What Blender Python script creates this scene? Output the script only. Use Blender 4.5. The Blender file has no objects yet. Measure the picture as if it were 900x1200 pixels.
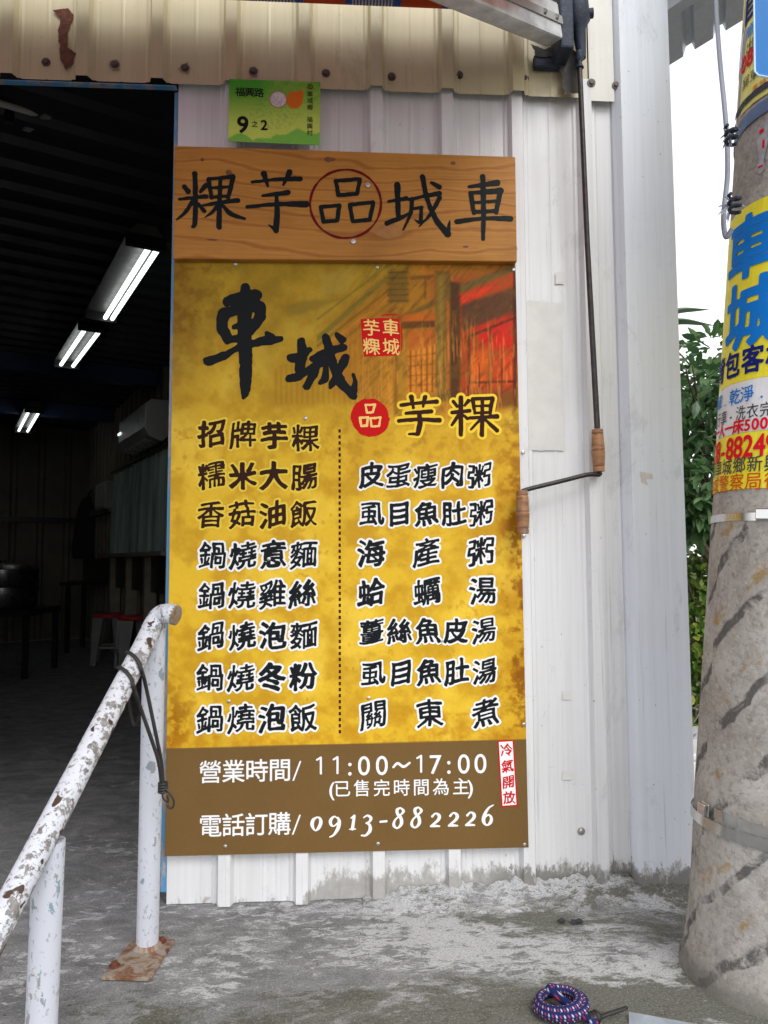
import bpy, math, random
import numpy as np
from mathutils import Vector, Matrix, noise as mnoise

rnd = random.Random(7)
C = bpy.context.scene.collection
scene = bpy.context.scene
rad = math.radians

# ------------------------------------------------------------------ camera, sky, sun, exposure
F = 867.0
CAM = Vector((0.0, -2.11, 0.93))
Xc = Vector((14250, 2.5, -867)).normalized()
Zc = Vector((-55, 12980, -867)).normalized()
Yc = Zc.cross(Xc).normalized()
Xc = Yc.cross(Zc).normalized()
ROT = Matrix((Xc, Yc, Zc))
cam_data = bpy.data.cameras.new('camera')
cam = bpy.data.objects.new('camera', cam_data); C.objects.link(cam)
cam_data.sensor_fit = 'VERTICAL'; cam_data.sensor_height = 36; cam_data.sensor_width = 27
cam_data.lens = F / 1200 * 36
cam_data.clip_end = 500; cam_data.clip_start = 0.02
cam.matrix_world = Matrix.Translation(CAM) @ ROT.to_4x4()
scene.camera = cam

SUN_EL, SUN_AZ = 44, 157          # azimuth clockwise from +Y
world = bpy.data.worlds.new('World'); scene.world = world; world.use_nodes = True
nt = world.node_tree
sky = nt.nodes.new('ShaderNodeTexSky'); sky.sky_type = 'NISHITA'; sky.sun_disc = False
sky.sun_elevation = rad(SUN_EL); sky.sun_rotation = rad(SUN_AZ)
hs = nt.nodes.new('ShaderNodeHueSaturation'); hs.inputs['Saturation'].default_value = 0.14
hs.inputs['Value'].default_value = 1.6
nt.links.new(sky.outputs[0], hs.inputs['Color'])
bg = nt.nodes['Background']; bg.inputs[1].default_value = 0.15
ov = nt.nodes.new('ShaderNodeMix'); ov.data_type = 'RGBA'          # thin bright overcast
ov.inputs[0].default_value = .5; ov.inputs[7].default_value = (6.6, 6.7, 6.9, 1)
nt.links.new(hs.outputs[0], ov.inputs[6]); nt.links.new(ov.outputs[2], bg.inputs[0])
sun_d = bpy.data.lights.new('sun', 'SUN'); sun_d.energy = 0.95; sun_d.angle = rad(28); sun_d.color = (1, 0.99, 0.97)
sun = bpy.data.objects.new('sun', sun_d); C.objects.link(sun)
az, el = rad(SUN_AZ), rad(SUN_EL)
sd = Vector((math.sin(az) * math.cos(el), math.cos(az) * math.cos(el), math.sin(el)))
sun.rotation_euler = sd.to_track_quat('Z', 'Y').to_euler()
vs = scene.view_settings
vs.view_transform = 'Standard'; vs.look = 'None'; vs.gamma = 1; vs.use_curve_mapping = False
vs.exposure = 0.6
try:
    scene.cycles.use_denoising = True
    scene.cycles.max_bounces = 8
except Exception:
    pass

# ------------------------------------------------------------------ mapping of measured photo positions
FWD = Vector((-ROT[0][2], -ROT[1][2], 0)).normalized()

def ray(px, py):
    return ROT @ Vector((px - 450, -(py - 600), -F))

def P(px, py, Y=0.0):
    d = ray(px, py); t = (Y - CAM.y) / d.y
    return CAM + d * t

def D(px, py, depth):
    d = ray(px, py); t = depth / d.dot(FWD)
    return CAM + d * t

def G(px, py, z=0.0):
    d = ray(px, py); t = (z - CAM.z) / d.z
    return CAM + d * t

def mpp(px, py, Y=0.0):
    return (P(px + .5, py, Y) - P(px - .5, py, Y)).length

# ------------------------------------------------------------------ object helpers
def tag(o, label=None, cat=None, group=None, kind=None):
    if label: o['label'] = label
    if cat: o['category'] = cat
    if group: o['group'] = group
    if kind: o['kind'] = kind
    return o

def thing(name, label, cat, loc=(0, 0, 0), group=None):
    o = bpy.data.objects.new(name, None); C.objects.link(o); o.location = loc
    o.empty_display_size = 0.05
    return tag(o, label, cat, group)

class MB:
    """collects geometry in world (or parent) coordinates for one mesh"""
    def __init__(self): self.v = []; self.f = []; self.col = None
    def add(self, vs, fs):
        n = len(self.v); self.v += [tuple(a) for a in vs]; self.f += [tuple(i + n for i in f) for f in fs]
        return self
    def box(self, x0, x1, y0, y1, z0, z1):
        vs = [(x, y, z) for x in (x0, x1) for y in (y0, y1) for z in (z0, z1)]
        return self.add(vs, [(0, 1, 3, 2), (4, 6, 7, 5), (0, 4, 5, 1), (2, 3, 7, 6), (0, 2, 6, 4), (1, 5, 7, 3)])
    def obox(self, o, a, b, c):
        """oriented box: corner o and three edge vectors"""
        o, a, b, c = map(Vector, (o, a, b, c))
        vs = [o + a * i + b * j + c * k for i in (0, 1) for j in (0, 1) for k in (0, 1)]
        return self.add(vs, [(0, 1, 3, 2), (4, 6, 7, 5), (0, 4, 5, 1), (2, 3, 7, 6), (0, 2, 6, 4), (1, 5, 7, 3)])
    def prism(self, quad, off):
        """quad of points extruded by vector off"""
        n = len(quad); off = Vector(off)
        vs = [Vector(q) for q in quad] + [Vector(q) + off for q in quad]
        fs = [tuple(range(n)), tuple(range(2 * n - 1, n - 1, -1))]
        fs += [(i, i + n, (i + 1) % n + n, (i + 1) % n) for i in range(n)]
        return self.add(vs, fs)
    def tube(self, pts, r, seg=12, caps=True, closed=False):
        pts = [Vector(p) for p in pts]; n = len(pts)
        rs = r if isinstance(r, (list, tuple)) else [r] * n
        t0 = (pts[1] - pts[0]).normalized()
        nrm = t0.orthogonal().normalized(); rings = []
        prev = t0; base = len(self.v)
        for i in range(n):
            if closed: t = (pts[(i + 1) % n] - pts[i - 1]).normalized()
            elif i == 0: t = t0
            elif i == n - 1: t = (pts[-1] - pts[-2]).normalized()
            else: t = (pts[i + 1] - pts[i - 1]).normalized()
            q = prev.rotation_difference(t); nrm = (q @ nrm); nrm = (nrm - t * nrm.dot(t)).normalized(); prev = t
            b = t.cross(nrm)
            for k in range(seg):
                a = 2 * math.pi * k / seg
                self.v.append(tuple(pts[i] + (nrm * math.cos(a) + b * math.sin(a)) * rs[i]))
        m = n if closed else n - 1
        for i in range(m):
            for k in range(seg):
                a0 = base + i * seg + k; a1 = base + i * seg + (k + 1) % seg
                j = (i + 1) % n
                b0 = base + j * seg + k; b1 = base + j * seg + (k + 1) % seg
                self.f.append((a0, a1, b1, b0))
        if caps and not closed:
            self.f.append(tuple(base + k for k in range(seg))[::-1])
            self.f.append(tuple(base + (n - 1) * seg + k for k in range(seg)))
        return self
    def lathe(self, prof, axis_o, axis_d, seg=20):
        """prof: list of (dist along axis, radius)"""
        o = Vector(axis_o); d = Vector(axis_d).normalized()
        return self.tube([o + d * h for h, r in prof], [max(r, 1e-4) for h, r in prof], seg)
    def build(self, name, mat, parent=None, smooth=False, bevel=0, col=None, local=False):
        me = bpy.data.meshes.new(name); me.from_pydata(self.v, [], self.f); me.update()
        if mat: me.materials.append(mat)
        o = bpy.data.objects.new(name, me); C.objects.link(o)
        if parent:
            o.parent = parent
            l = parent
            inv = Matrix.Identity(4)
            chain = Vector((0, 0, 0)); p = parent
            M = Matrix.Identity(4)
            stack = []
            while p: stack.append(p); p = p.parent
            for p in reversed(stack):
                M = M @ Matrix.LocRotScale(p.location, p.rotation_euler, p.scale)
            if not local: me.transform(M.inverted())
        else:
            # put the origin at the base of the mesh
            if self.v and name not in ('ground',):
                a = np.array(self.v); cx, cy, cz = (a[:, 0].min() + a[:, 0].max()) / 2, (a[:, 1].min() + a[:, 1].max()) / 2, a[:, 2].min()
                me.transform(Matrix.Translation((-cx, -cy, -cz))); o.location = (cx, cy, cz)
        if smooth:
            me.polygons.foreach_set('use_smooth', [True] * len(me.polygons))
            try: me.set_sharp_from_angle(angle=rad(40))
            except Exception: pass
        if bevel:
            m = o.modifiers.new('bevel', 'BEVEL'); m.width = bevel; m.segments = 2; m.limit_method = 'ANGLE'
        if col is not None:
            at = me.color_attributes.new('print', 'FLOAT_COLOR', 'POINT')
            at.data.foreach_set('color', np.asarray(col, dtype=np.float32).ravel())
        return o

def smooth_path(pts, sub=6, closed=False):
    pts = [Vector(p) for p in pts]; n = len(pts); out = []
    rng = range(n if closed else n - 1)
    for i in rng:
        p1, p2 = pts[i], pts[(i + 1) % n]
        p0 = pts[i - 1] if (closed or i > 0) else p1 * 2 - p2
        p3 = pts[(i + 2) % n] if (closed or i + 2 < n) else p2 * 2 - p1
        for k in range(sub):
            t = k / sub
            out.append(.5 * ((2 * p1) + (p2 - p0) * t + (2 * p0 - 5 * p1 + 4 * p2 - p3) * t * t + (3 * p1 - p0 - 3 * p2 + p3) * t ** 3))
    if not closed: out.append(pts[-1])
    return out

# ------------------------------------------------------------------ material helpers
def s2l(c):
    return tuple(((x / 255) / 12.92 if x / 255 <= .04045 else ((x / 255 + .055) / 1.055) ** 2.4) for x in c)

class NT:
    def __init__(self, name):
        self.m = bpy.data.materials.new(name); self.m.use_nodes = True
        self.t = self.m.node_tree; self.b = self.t.nodes['Principled BSDF']
    def n(self, typ, **kw):
        nd = self.t.nodes.new(typ)
        for k, v in kw.items(): setattr(nd, k, v)
        return nd
    def link(self, a, b): self.t.links.new(a, b)
    def val(self, inp, v):
        if hasattr(v, 'links') or hasattr(v, 'is_linked'): self.link(v, inp)
        else: inp.default_value = v
    def coord(self, scale=(1, 1, 1), loc=(0, 0, 0), rot=(0, 0, 0), world=True):
        if world:
            src = self.n('ShaderNodeNewGeometry').outputs['Position']
        else:
            src = self.n('ShaderNodeTexCoord').outputs['Object']
        mp = self.n('ShaderNodeMapping'); mp.inputs['Scale'].default_value = scale
        mp.inputs['Location'].default_value = loc; mp.inputs['Rotation'].default_value = rot
        self.link(src, mp.inputs[0]); return mp.outputs[0]
    def noise(self, vec, scale=5, detail=6, rough=.6, dist=0):
        nd = self.n('ShaderNodeTexNoise'); nd.inputs['Scale'].default_value = scale
        nd.inputs['Detail'].default_value = detail; nd.inputs['Roughness'].default_value = rough
        nd.inputs['Distortion'].default_value = dist
        self.link(vec, nd.inputs['Vector']); return nd.outputs[0]
    def ramp(self, fac, stops):
        nd = self.n('ShaderNodeValToRGB'); e = nd.color_ramp.elements
        while len(e) < len(stops): e.new(.5)
        for i, (p, c) in enumerate(stops):
            e[i].position = p
            c = (c, c, c) if isinstance(c, (int, float)) else c
            e[i].color = (*c, 1)
        self.link(fac, nd.inputs[0]); return nd.outputs[0]
    def mix(self, fac, a, b, mode='MIX'):
        nd = self.n('ShaderNodeMix', data_type='RGBA', blend_type=mode)
        self.val(nd.inputs[0], fac)
        for i, v in ((6, a), (7, b)):
            if isinstance(v, tuple) and len(v) == 3: v = (*v, 1)
            self.val(nd.inputs[i], v)
        return nd.outputs[2]
    def math(self, op, a, b=None, c=None, clamp=False):
        nd = self.n('ShaderNodeMath', operation=op); nd.use_clamp = clamp
        self.val(nd.inputs[0], a)
        if b is not None: self.val(nd.inputs[1], b)
        if c is not None: self.val(nd.inputs[2], c)
        return nd.outputs[0]
    def sep(self, vec):
        nd = self.n('ShaderNodeSeparateXYZ'); self.link(vec, nd.inputs[0]); return nd.outputs
    def attr(self, name):
        return self.n('ShaderNodeAttribute', attribute_name=name).outputs['Color']
    def bump(self, h, strength=.3, dist=.01):
        nd = self.n('ShaderNodeBump'); nd.inputs['Strength'].default_value = strength
        nd.inputs['Distance'].default_value = dist
        self.link(h, nd.inputs['Height']); self.link(nd.outputs[0], self.b.inputs['Normal'])
    def out(self, col=None, rough=None, metal=None, spec=None):
        for k, v in (('Base Color', col), ('Roughness', rough), ('Metallic', metal), ('Specular IOR Level', spec)):
            if v is None: continue
            if isinstance(v, tuple) and len(v) == 3: v = (*v, 1)
            self.val(self.b.inputs[k], v)
        return self.m

def simple(name, col, rough=.6, metal=0, var=.25, scale=8, bump=0, spec=None, world=True):
    """plain painted / moulded surface with a little unevenness"""
    n = NT(name); v = n.coord(world=world)
    f = n.noise(v, scale, 5)
    dark = tuple(c * (1 - var) for c in col)
    c = n.ramp(f, [(.3, dark), (.7, tuple(min(1, x * (1 + var * .25)) for x in col))])
    if bump: n.bump(n.noise(v, scale * 6, 4), bump)
    r = n.ramp(n.noise(v, scale * 2.3, 3), [(.3, max(0, rough - .08)), (.7, min(1, rough + .08))])
    return n.out(c, r, metal, spec)

def emit(name, col, strength):
    n = NT(name); n.out((.8, .8, .8), .4)
    n.b.inputs['Emission Color'].default_value = (*col, 1); n.b.inputs['Emission Strength'].default_value = strength
    return n.m

def ink(name, col, rough=.6):
    return NT(name).out(col, rough, None, .08)

M = {}
# white painted ribbed sheet: vertical streaks, grime that climbs from the floor, scratches
def sheet_mat(name, base, grime=True, streak=.16, tint=(.55, .52, .46)):
    n = NT(name)
    v = n.coord((1, 1, 1))
    x, y, z = n.sep(v)
    st = n.noise(n.coord((60, 60, 1.1)), 1, 5, .65)
    st2 = n.noise(n.coord((14, 14, .9), (3, 1, 2)), 1, 5, .7)
    c = n.mix(n.ramp(st, [(.42, 0.0), (.75, streak * 2.2)]), base, tuple(b * .62 for b in base))
    c = n.mix(n.ramp(st2, [(.5, 0.0), (.8, streak * 2.5)]), c, tint)
    blot = n.noise(n.coord((2.2, 2.2, 2.2), (7, 0, 1)), 1, 6, .6)
    c = n.mix(n.ramp(blot, [(.5, 0.0), (.72, .22)]), c, tuple(b * .72 for b in base))
    # rubbed scuffs and scratches
    sc = n.noise(n.coord((16, 16, 150), (0, 0, 5), (0, .3, 0)), 1, 4, .65, .6)
    c = n.mix(n.ramp(sc, [(.66, 0.0), (.76, .3)]), c, (.3, .29, .27))
    rub = n.noise(n.coord((7, 7, 3.2), (4, 9, 2)), 1, 9, .8, .4)
    c = n.mix(n.ramp(rub, [(.57, 0.0), (.64, .34)]), c, tuple(b * .55 for b in base))
    drip = n.noise(n.coord((95, 95, 2.2), (2, 0, 6)), 1, 3, .5)
    c = n.mix(n.ramp(drip, [(.64, 0.0), (.74, .4)]), c, (.3, .27, .23))
    sp = n.noise(n.coord((70, 70, 55)), 1, 2, .5)
    c = n.mix(n.ramp(sp, [(.735, 0.0), (.76, .5)]), c, (.16, .14, .12))
    if grime:
        g = n.noise(n.coord((26, 26, 13)), 1, 7, .75)
        h = n.math('SUBTRACT', n.math('MULTIPLY_ADD', z, -5.5, .98), n.ramp(n.math('MULTIPLY_ADD', x, -4, .15), [(.3, 0.0), (.6, .42)]))       # 1 at floor .. 0 at 19 cm
        k = n.math('ADD', h, n.math('MULTIPLY_ADD', g, 1.3, -.72))
        c = n.mix(n.ramp(k, [(.46, 0.0), (.6, .85)]), c, n.mix(n.noise(n.coord((40, 40, 40)), 1, 5), (.17, .16, .145), (.42, .4, .37)))
    if grime:                                           # flaking dirt creeping up at the right
        g2 = n.noise(n.coord((34, 34, 15), (6, 0, 2)), 1, 8, .78)
        h2 = n.math('ADD', n.math('MULTIPLY_ADD', z, -3.6, .62), n.math('MULTIPLY_ADD', g2, 1.2, -.66))
        side = n.ramp(n.math('MULTIPLY_ADD', x, 2.5, -.6), [(.3, 0.0), (.6, 1.0)])
        c = n.mix(n.math('MULTIPLY', side, n.ramp(h2, [(.30, 0.0), (.35, .9)])), c, n.mix(g, (.09, .085, .075), (.3, .29, .27)))
    n.bump(n.noise(n.coord((5, 5, 2.2)), 1, 4), .25, .006)
    return n.out(c, n.ramp(blot, [(.3, .36), (.7, .55)]), 0)

M['white_sheet'] = sheet_mat('white_sheet', (.69, .69, .695))
M['flashing'] = sheet_mat('flashing', (.68, .71, .765), streak=.13)
M['cream_sheet'] = sheet_mat('cream_sheet', (.5, .43, .265), grime=False, streak=.12, tint=(.4, .34, .2))
M['cream_lit'] = sheet_mat('cream_lit', (.68, .66, .6), grime=False, streak=.1)  # same cream sheet at the right end, its brighter light put into the colour
M['patch'] = simple('patch_paint', (.64, .63, .6), .6, 0, .12, 14)
M['rust'] = simple('rust', (.17, .05, .022), .85, 0, .6, 60, .6)
M['screw'] = simple('screw', (.1, .085, .075), .5, .6, .5, 90)
M['screw_bright'] = simple('screw_bright', (.55, .54, .52), .35, .9, .3, 90)
M['smudge'] = simple('dirt_ring', (.3, .25, .15), .8, 0, .5, 60)
M['dark_smudge'] = simple('dark_smudge', (.06, .055, .05), .8, 0, .5, 40)
M['grease'] = simple('grease', (.014, .024, .048), .6, 0, .5, 30, .3)

def blue_paint():
    n = NT('blue_paint'); v = n.coord()
    f = n.noise(n.coord((18, 18, 6)), 1, 6, .7)
    c = n.mix(n.ramp(f, [(.5, 0.0), (.56, 1.0)]), (.09, .26, .46), n.mix(n.noise(v, 25, 4), (.5, .52, .53), (.14, .07, .04)))
    return n.out(c, .55)
M['blue_paint'] = blue_paint()
M['blue_dark'] = simple('blue_dark', (.02, .045, .12), .5, 0, .3, 6)

def concrete():
    n = NT('concrete_floor'); v = n.coord()
    big = n.noise(n.coord((1, 1.6, 1), (2.3, .4, 0)), 2.1, 8, .62, .5)
    mid = n.noise(n.coord((1, 1.7, 1)), 7.0, 9, .72, .8)
    fine = n.noise(v, 130, 4, .7)
    grain = n.noise(n.coord((.7, 1.5, 1), (0, 0, 3), (0, 0, .25)), 26, 9, .78, .5)
    base = n.ramp(mid, [(.3, (.11, .111, .112)), (.5, (.215, .216, .217)), (.68, (.33, .332, .335))])
    # worn pale cement skin
    pal = n.math('ADD', n.math('MULTIPLY', big, .55), n.math('MULTIPLY_ADD', grain, .8, -.115))
    x, y, z = n.sep(v)
    side = n.math('MULTIPLY_ADD', x, .09, .012)
    pal = n.math('ADD', pal, side)
    c = n.mix(n.ramp(pal, [(.565, 0.0), (.625, .85)]), base, n.ramp(fine, [(.3, (.47, .475, .48)), (.7, (.61, .615, .62))]))
    # damp / mossy stains
    mo = n.noise(n.coord((1.3, 2.2, 1), (5, 2, 0)), 1.9, 8, .66, .6)
    mo2 = n.math('ADD', mo, n.math('MULTIPLY', x, .15))
    mo2 = n.math('ADD', mo2, n.math('MULTIPLY_ADD', grain, .6, -.29))
    mo2 = n.math('ADD', mo2, n.math('MULTIPLY_ADD', y, -.28, -.085))
    mo2 = n.math('ADD', mo2, 0.0)
    c = n.mix(n.ramp(mo2, [(.555, 0.0), (.63, .85)]), c, n.ramp(fine, [(.3, (.05, .052, .032)), (.75, (.13, .125, .085))]))
    # fine pits and scraped hair-lines
    pit = n.noise(n.coord((1, 1, 1), (9, 4, 0)), 75, 3, .6)
    c = n.mix(n.ramp(pit, [(.66, 0.0), (.72, .7)]), c, (.05, .048, .045))
    sc = n.noise(n.coord((60, 3.5, 1), (1, 1, 0), (0, 0, .8)), 1, 5, .6)
    c = n.mix(n.ramp(sc, [(.64, 0.0), (.74, .16)]), c, (.6, .59, .57))
    gr = n.noise(n.coord((1, 1, 1), (3, 8, 0)), 210, 3, .7)
    c = n.mix(n.ramp(gr, [(.36, .55), (.48, 0.0)]), c, (.07, .067, .06))
    c = n.mix(n.ramp(gr, [(.58, 0.0), (.7, .4)]), c, (.66, .65, .64))
    h = n.math('ADD', n.math('MULTIPLY', grain, .8), n.math('MULTIPLY', n.math('ADD', fine, gr), .4))
    n.bump(h, .55, .012)
    return n.out(c, .88, 0, .25)
M['concrete'] = concrete()
def cement():
    n = NT('cement_fillet'); v = n.coord()
    a = n.noise(v, 9, 8, .7, .5); b = n.noise(v, 45, 6, .7)
    c = n.ramp(a, [(.32, (.1, .097, .09)), (.48, (.22, .215, .2)), (.62, (.36, .355, .34))])
    c = n.mix(n.ramp(b, [(.4, .5), (.6, 0.0)]), c, (.12, .115, .105))
    n.bump(n.math('ADD', a, b), .7, .012)
    return n.out(c, .9, 0, .2)
M['plaster'] = cement()
M['soil'] = simple('soil', (.12, .1, .075), .95, 0, .5, 5, .8)
M['asphalt'] = simple('outer_ground', (.14, .135, .13), .9, 0, .35, 6, .5)

# interior
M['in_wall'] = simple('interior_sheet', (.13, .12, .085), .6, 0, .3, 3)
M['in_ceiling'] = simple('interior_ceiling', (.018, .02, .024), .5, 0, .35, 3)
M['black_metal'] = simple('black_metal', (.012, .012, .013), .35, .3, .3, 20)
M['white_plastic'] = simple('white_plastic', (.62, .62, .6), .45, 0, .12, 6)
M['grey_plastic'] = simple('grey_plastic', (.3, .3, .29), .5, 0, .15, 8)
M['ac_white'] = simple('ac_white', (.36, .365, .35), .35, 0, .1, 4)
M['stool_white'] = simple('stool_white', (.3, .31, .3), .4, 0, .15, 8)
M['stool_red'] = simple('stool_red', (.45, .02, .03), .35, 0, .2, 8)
M['fixture'] = simple('fixture_enamel', (.07, .07, .066), .45, 0, .25, 10)
M['lamp'] = emit('lamp_tube', (.95, 1, .98), 1.5)
M['tube_off'] = simple('tube_off', (.6, .58, .5), .4, 0, .2, 8)
M['ledge'] = simple('ledge_wood', (.25, .22, .16), .6, 0, .3, 12)
M['cloth_black'] = simple('cloth_black', (.012, .012, .014), .9, 0, .3, 20)
def curtain_mat():
    n = NT('curtain_cloth')
    f = n.noise(n.coord((30, 30, 1.2)), 1, 4)
    return n.out(n.ramp(f, [(.35, (.16, .24, .22)), (.65, (.33, .42, .4))]), .85)
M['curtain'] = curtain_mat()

def chipped_paint():
    n = NT('chipped_white_paint'); v = n.coord()
    a = n.noise(v, 48, 7, .7, .2); b = n.noise(n.coord((1, 1, 1), (4, 2, 7)), 85, 4, .6)
    big = n.noise(n.coord((1, 1, 1), (1, 8, 3)), 6, 3)
    k = n.math('ADD', n.math('ADD', a, n.math('MULTIPLY_ADD', b, .28, -.14)), n.math('MULTIPLY_ADD', big, .2, -.10))
    nz = n.sep(n.n('ShaderNodeNewGeometry').outputs['Normal'])
    k = n.math('ADD', k, n.math('ADD', n.math('MULTIPLY', nz[2], -.03), n.math('MULTIPLY', nz[0], .045)))
    paint = n.mix(n.ramp(n.noise(v, 11, 4), [(.55, 0.0), (.7, .25)]), (.55, .565, .61), (.38, .43, .5))
    under = n.ramp(n.noise(v, 50, 4), [(.35, (.13, .12, .11)), (.55, (.27, .255, .24)), (.72, (.2, .23, .25))])
    c = n.mix(n.ramp(k, [(.535, 0.0), (.552, 1.0)]), paint, under)
    fl = n.noise(n.coord((1, 1, 1), (6, 1, 3)), 110, 4, .65)
    c = n.mix(n.ramp(fl, [(.58, 0.0), (.62, .8)]), c, (.2, .19, .18))
    pit = n.noise(n.coord((1, 1, 1), (3, 3, 3)), 32, 2, .4)
    c = n.mix(n.ramp(pit, [(.66, 0.0), (.675, 1.0)]), c, (.055, .028, .018))
    n.bump(n.ramp(k, [(.55, 1.0), (.6, 0.0)]), .5, .003)
    return n.out(c, .5)
M['chipped'] = chipped_paint()
def post_paint():
    n = NT('post_white_paint'); v = n.coord((1, 1, .6))
    a = n.noise(v, 40, 5, .66, .3)
    big = n.noise(n.coord((1, 1, 1), (2, 5, 1)), 7, 3)
    k = n.math('ADD', a, n.math('MULTIPLY_ADD', big, .3, -.15))
    c = n.mix(n.ramp(n.noise(n.coord((3, 3, .6)), 2, 5), [(.4, 0.0), (.7, .35)]), (.54, .555, .61), (.4, .42, .46))
    fl = n.noise(v, 120, 4, .6)
    c = n.mix(n.ramp(fl, [(.6, 0.0), (.64, .7)]), c, (.27, .29, .32))
    c = n.mix(n.ramp(k, [(.615, 0.0), (.635, .85)]), c, n.ramp(n.noise(v, 22, 3), [(.45, (.15, .25, .3)), (.55, (.24, .23, .22))]))
    n.bump(a, .2, .004)
    return n.out(c, .5)
M['post'] = post_paint()
def rusty_plate():
    n = NT('rusty_plate'); v = n.coord()
    f = n.noise(v, 22, 7, .7, .6)
    c = n.ramp(f, [(.34, (.12, .045, .02)), (.44, (.19, .1, .05)), (.52, (.27, .235, .2)), (.6, (.22, .15, .09)), (.7, (.09, .035, .018))])
    n.bump(f, .5, .005)
    return n.out(c, .75)
M['plate'] = rusty_plate()

def timber():
    n = NT('pine_board')
    v = n.coord((1, 1, 1))
    wob = n.noise(n.coord((1.5, 1, 5), (1, 0, 0)), 1.4, 4, .45, .2)
    x, y, z = n.sep(v)
    ring = n.math('SINE', n.math('ADD', n.math('MULTIPLY', z, 150), n.math('MULTIPLY', wob, 20)))
    fib = n.noise(n.coord((3.5, 3.5, 170)), 1, 4, .6)
    c = n.ramp(ring, [(0.0, (.45, .2, .036)), (.6, (.49, .225, .044)), (.85, (.43, .18, .033)), (1.0, (.34, .13, .022))])
    c = n.mix(n.ramp(fib, [(.35, .25), (.65, 0.0)]), c, (.16, .055, .012))
    bl = n.noise(n.coord((3, 1, 3)), 1.6, 5)
    c = n.mix(n.ramp(bl, [(.45, 0.0), (.7, .35)]), c, (.21, .08, .015))
    n.bump(n.math('ADD', ring, n.math('MULTIPLY', fib, 2.0)), .12, .002)
    return n.out(c, .5, None, .2)
M['timber'] = timber()
M['knot'] = simple('knot', (.17, .055, .015), .5, 0, .5, 70)
M['carved_black'] = ink('carved_black', (.008, .012, .013), .35)
M['dark_red'] = ink('dark_red_paint', (.14, .006, .008), .4)
def handle_wood():
    n = NT('turned_wood')
    f = n.noise(n.coord((6, 6, 30)), 3, 5)
    c = n.ramp(f, [(.35, (.17, .072, .025)), (.6, (.33, .155, .06))])
    d = n.noise(n.coord((1, 1, 1)), 22, 4)
    return n.out(n.mix(n.ramp(d, [(.52, 0.0), (.62, .6)]), c, (.12, .095, .075)), .5)
M['turned_wood'] = handle_wood()
M['rod'] = simple('crank_rod', (.05, .042, .04), .4, .6, .5, 50)
M['alu'] = simple('aluminium_arm', (.58, .58, .57), .38, .5, .35, 20)
M['pvc'] = simple('cable_sheath', (.28, .3, .36), .6, 0, .15, 10)
M['strap'] = NT('steel_strap').out((.62, .62, .6), .22, 1.0)
M['blue_plate'] = simple('blue_plate', (.06, .27, .68), .35, 0, .06, 8)
M['zinc'] = simple('galvanised', (.42, .47, .52), .42, .6, .3, 25)
M['tie'] = simple('tie_grey', (.4, .42, .48), .8, 0, .4, 60)
M['cord_black'] = simple('cord_black', (.018, .016, .015), .55, 0, .3, 60)

def pole_mat():
    n = NT('weathered_concrete'); v = n.coord(world=False)
    x, y, z = n.sep(v)
    f = n.noise(v, 9, 8, .7, .4); g = n.noise(v, 70, 5, .7)
    c = n.ramp(f, [(.3, (.24, .223, .198)), (.5, (.36, .338, .308)), (.7, (.48, .46, .43))])
    c = n.mix(n.ramp(g, [(.34, .55), (.5, 0.0)]), c, (.14, .13, .12))
    g2 = n.noise(n.coord((1, 1, 1), (5, 5, 1), world=False), 110, 4, .7)
    c = n.mix(n.ramp(g2, [(.55, 0.0), (.68, .45)]), c, (.56, .55, .53))
    # worn remains of spiral hazard stripes
    ang = n.math('ARCTAN2', y, x)
    s = n.math('SUBTRACT', z, n.math('MULTIPLY', ang, .21))
    s = n.math('ADD', s, n.math('MULTIPLY_ADD', n.noise(v, 5, 5), .16, -.08))
    ph = n.math('FRACT', n.math('MULTIPLY', s, 5.2))
    low = n.math('LESS_THAN', z, 1.02)
    wear = n.noise(n.coord((1, 1, 1), (3, 1, 0), world=False), 9, 9, .74, .5)
    band = n.ramp(ph, [(0.0, 0.0), (.03, 1.0), (.14, 1.0), (.18, 0.0)])
    blk = n.math('MULTIPLY', n.math('MULTIPLY', band, low), n.ramp(wear, [(.43, 0.0), (.52, .92)]))
    c = n.mix(blk, c, n.mix(g, (.05, .05, .052), (.13, .125, .12)))
    yb = n.ramp(ph, [(.26, 0.0), (.3, 1.0), (.5, 1.0), (.58, 0.0)])
    yw = n.noise(n.coord((1, 1, 1), (8, 2, 5), world=False), 11, 7, .75, .4)
    yel = n.math('MULTIPLY', n.math('MULTIPLY', yb, low), n.ramp(yw, [(.55, 0.0), (.61, .75)]))
    c = n.mix(yel, c, n.mix(g, (.22, .12, .02), (.42, .27, .06)))
    # pale efflorescence low down and dark foot
    e = n.noise(n.coord((1, 1, .7), (1, 6, 2), world=False), 5, 6, .7)
    c = n.mix(n.ramp(e, [(.55, 0.0), (.68, .55)]), c, (.52, .51, .5))
    ft = n.math('MULTIPLY_ADD', z, -7, .75)
    k = n.math('ADD', ft, n.math('MULTIPLY_ADD', f, .9, -.5))
    c = n.mix(n.ramp(k, [(.4, 0.0), (.6, .7)]), c, (.13, .125, .11))
    n.bump(n.math('ADD', f, n.math('MULTIPLY', g, .5)), .5, .008)
    return n.out(c, .85, 0, .25)
M['pole'] = pole_mat()

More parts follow.
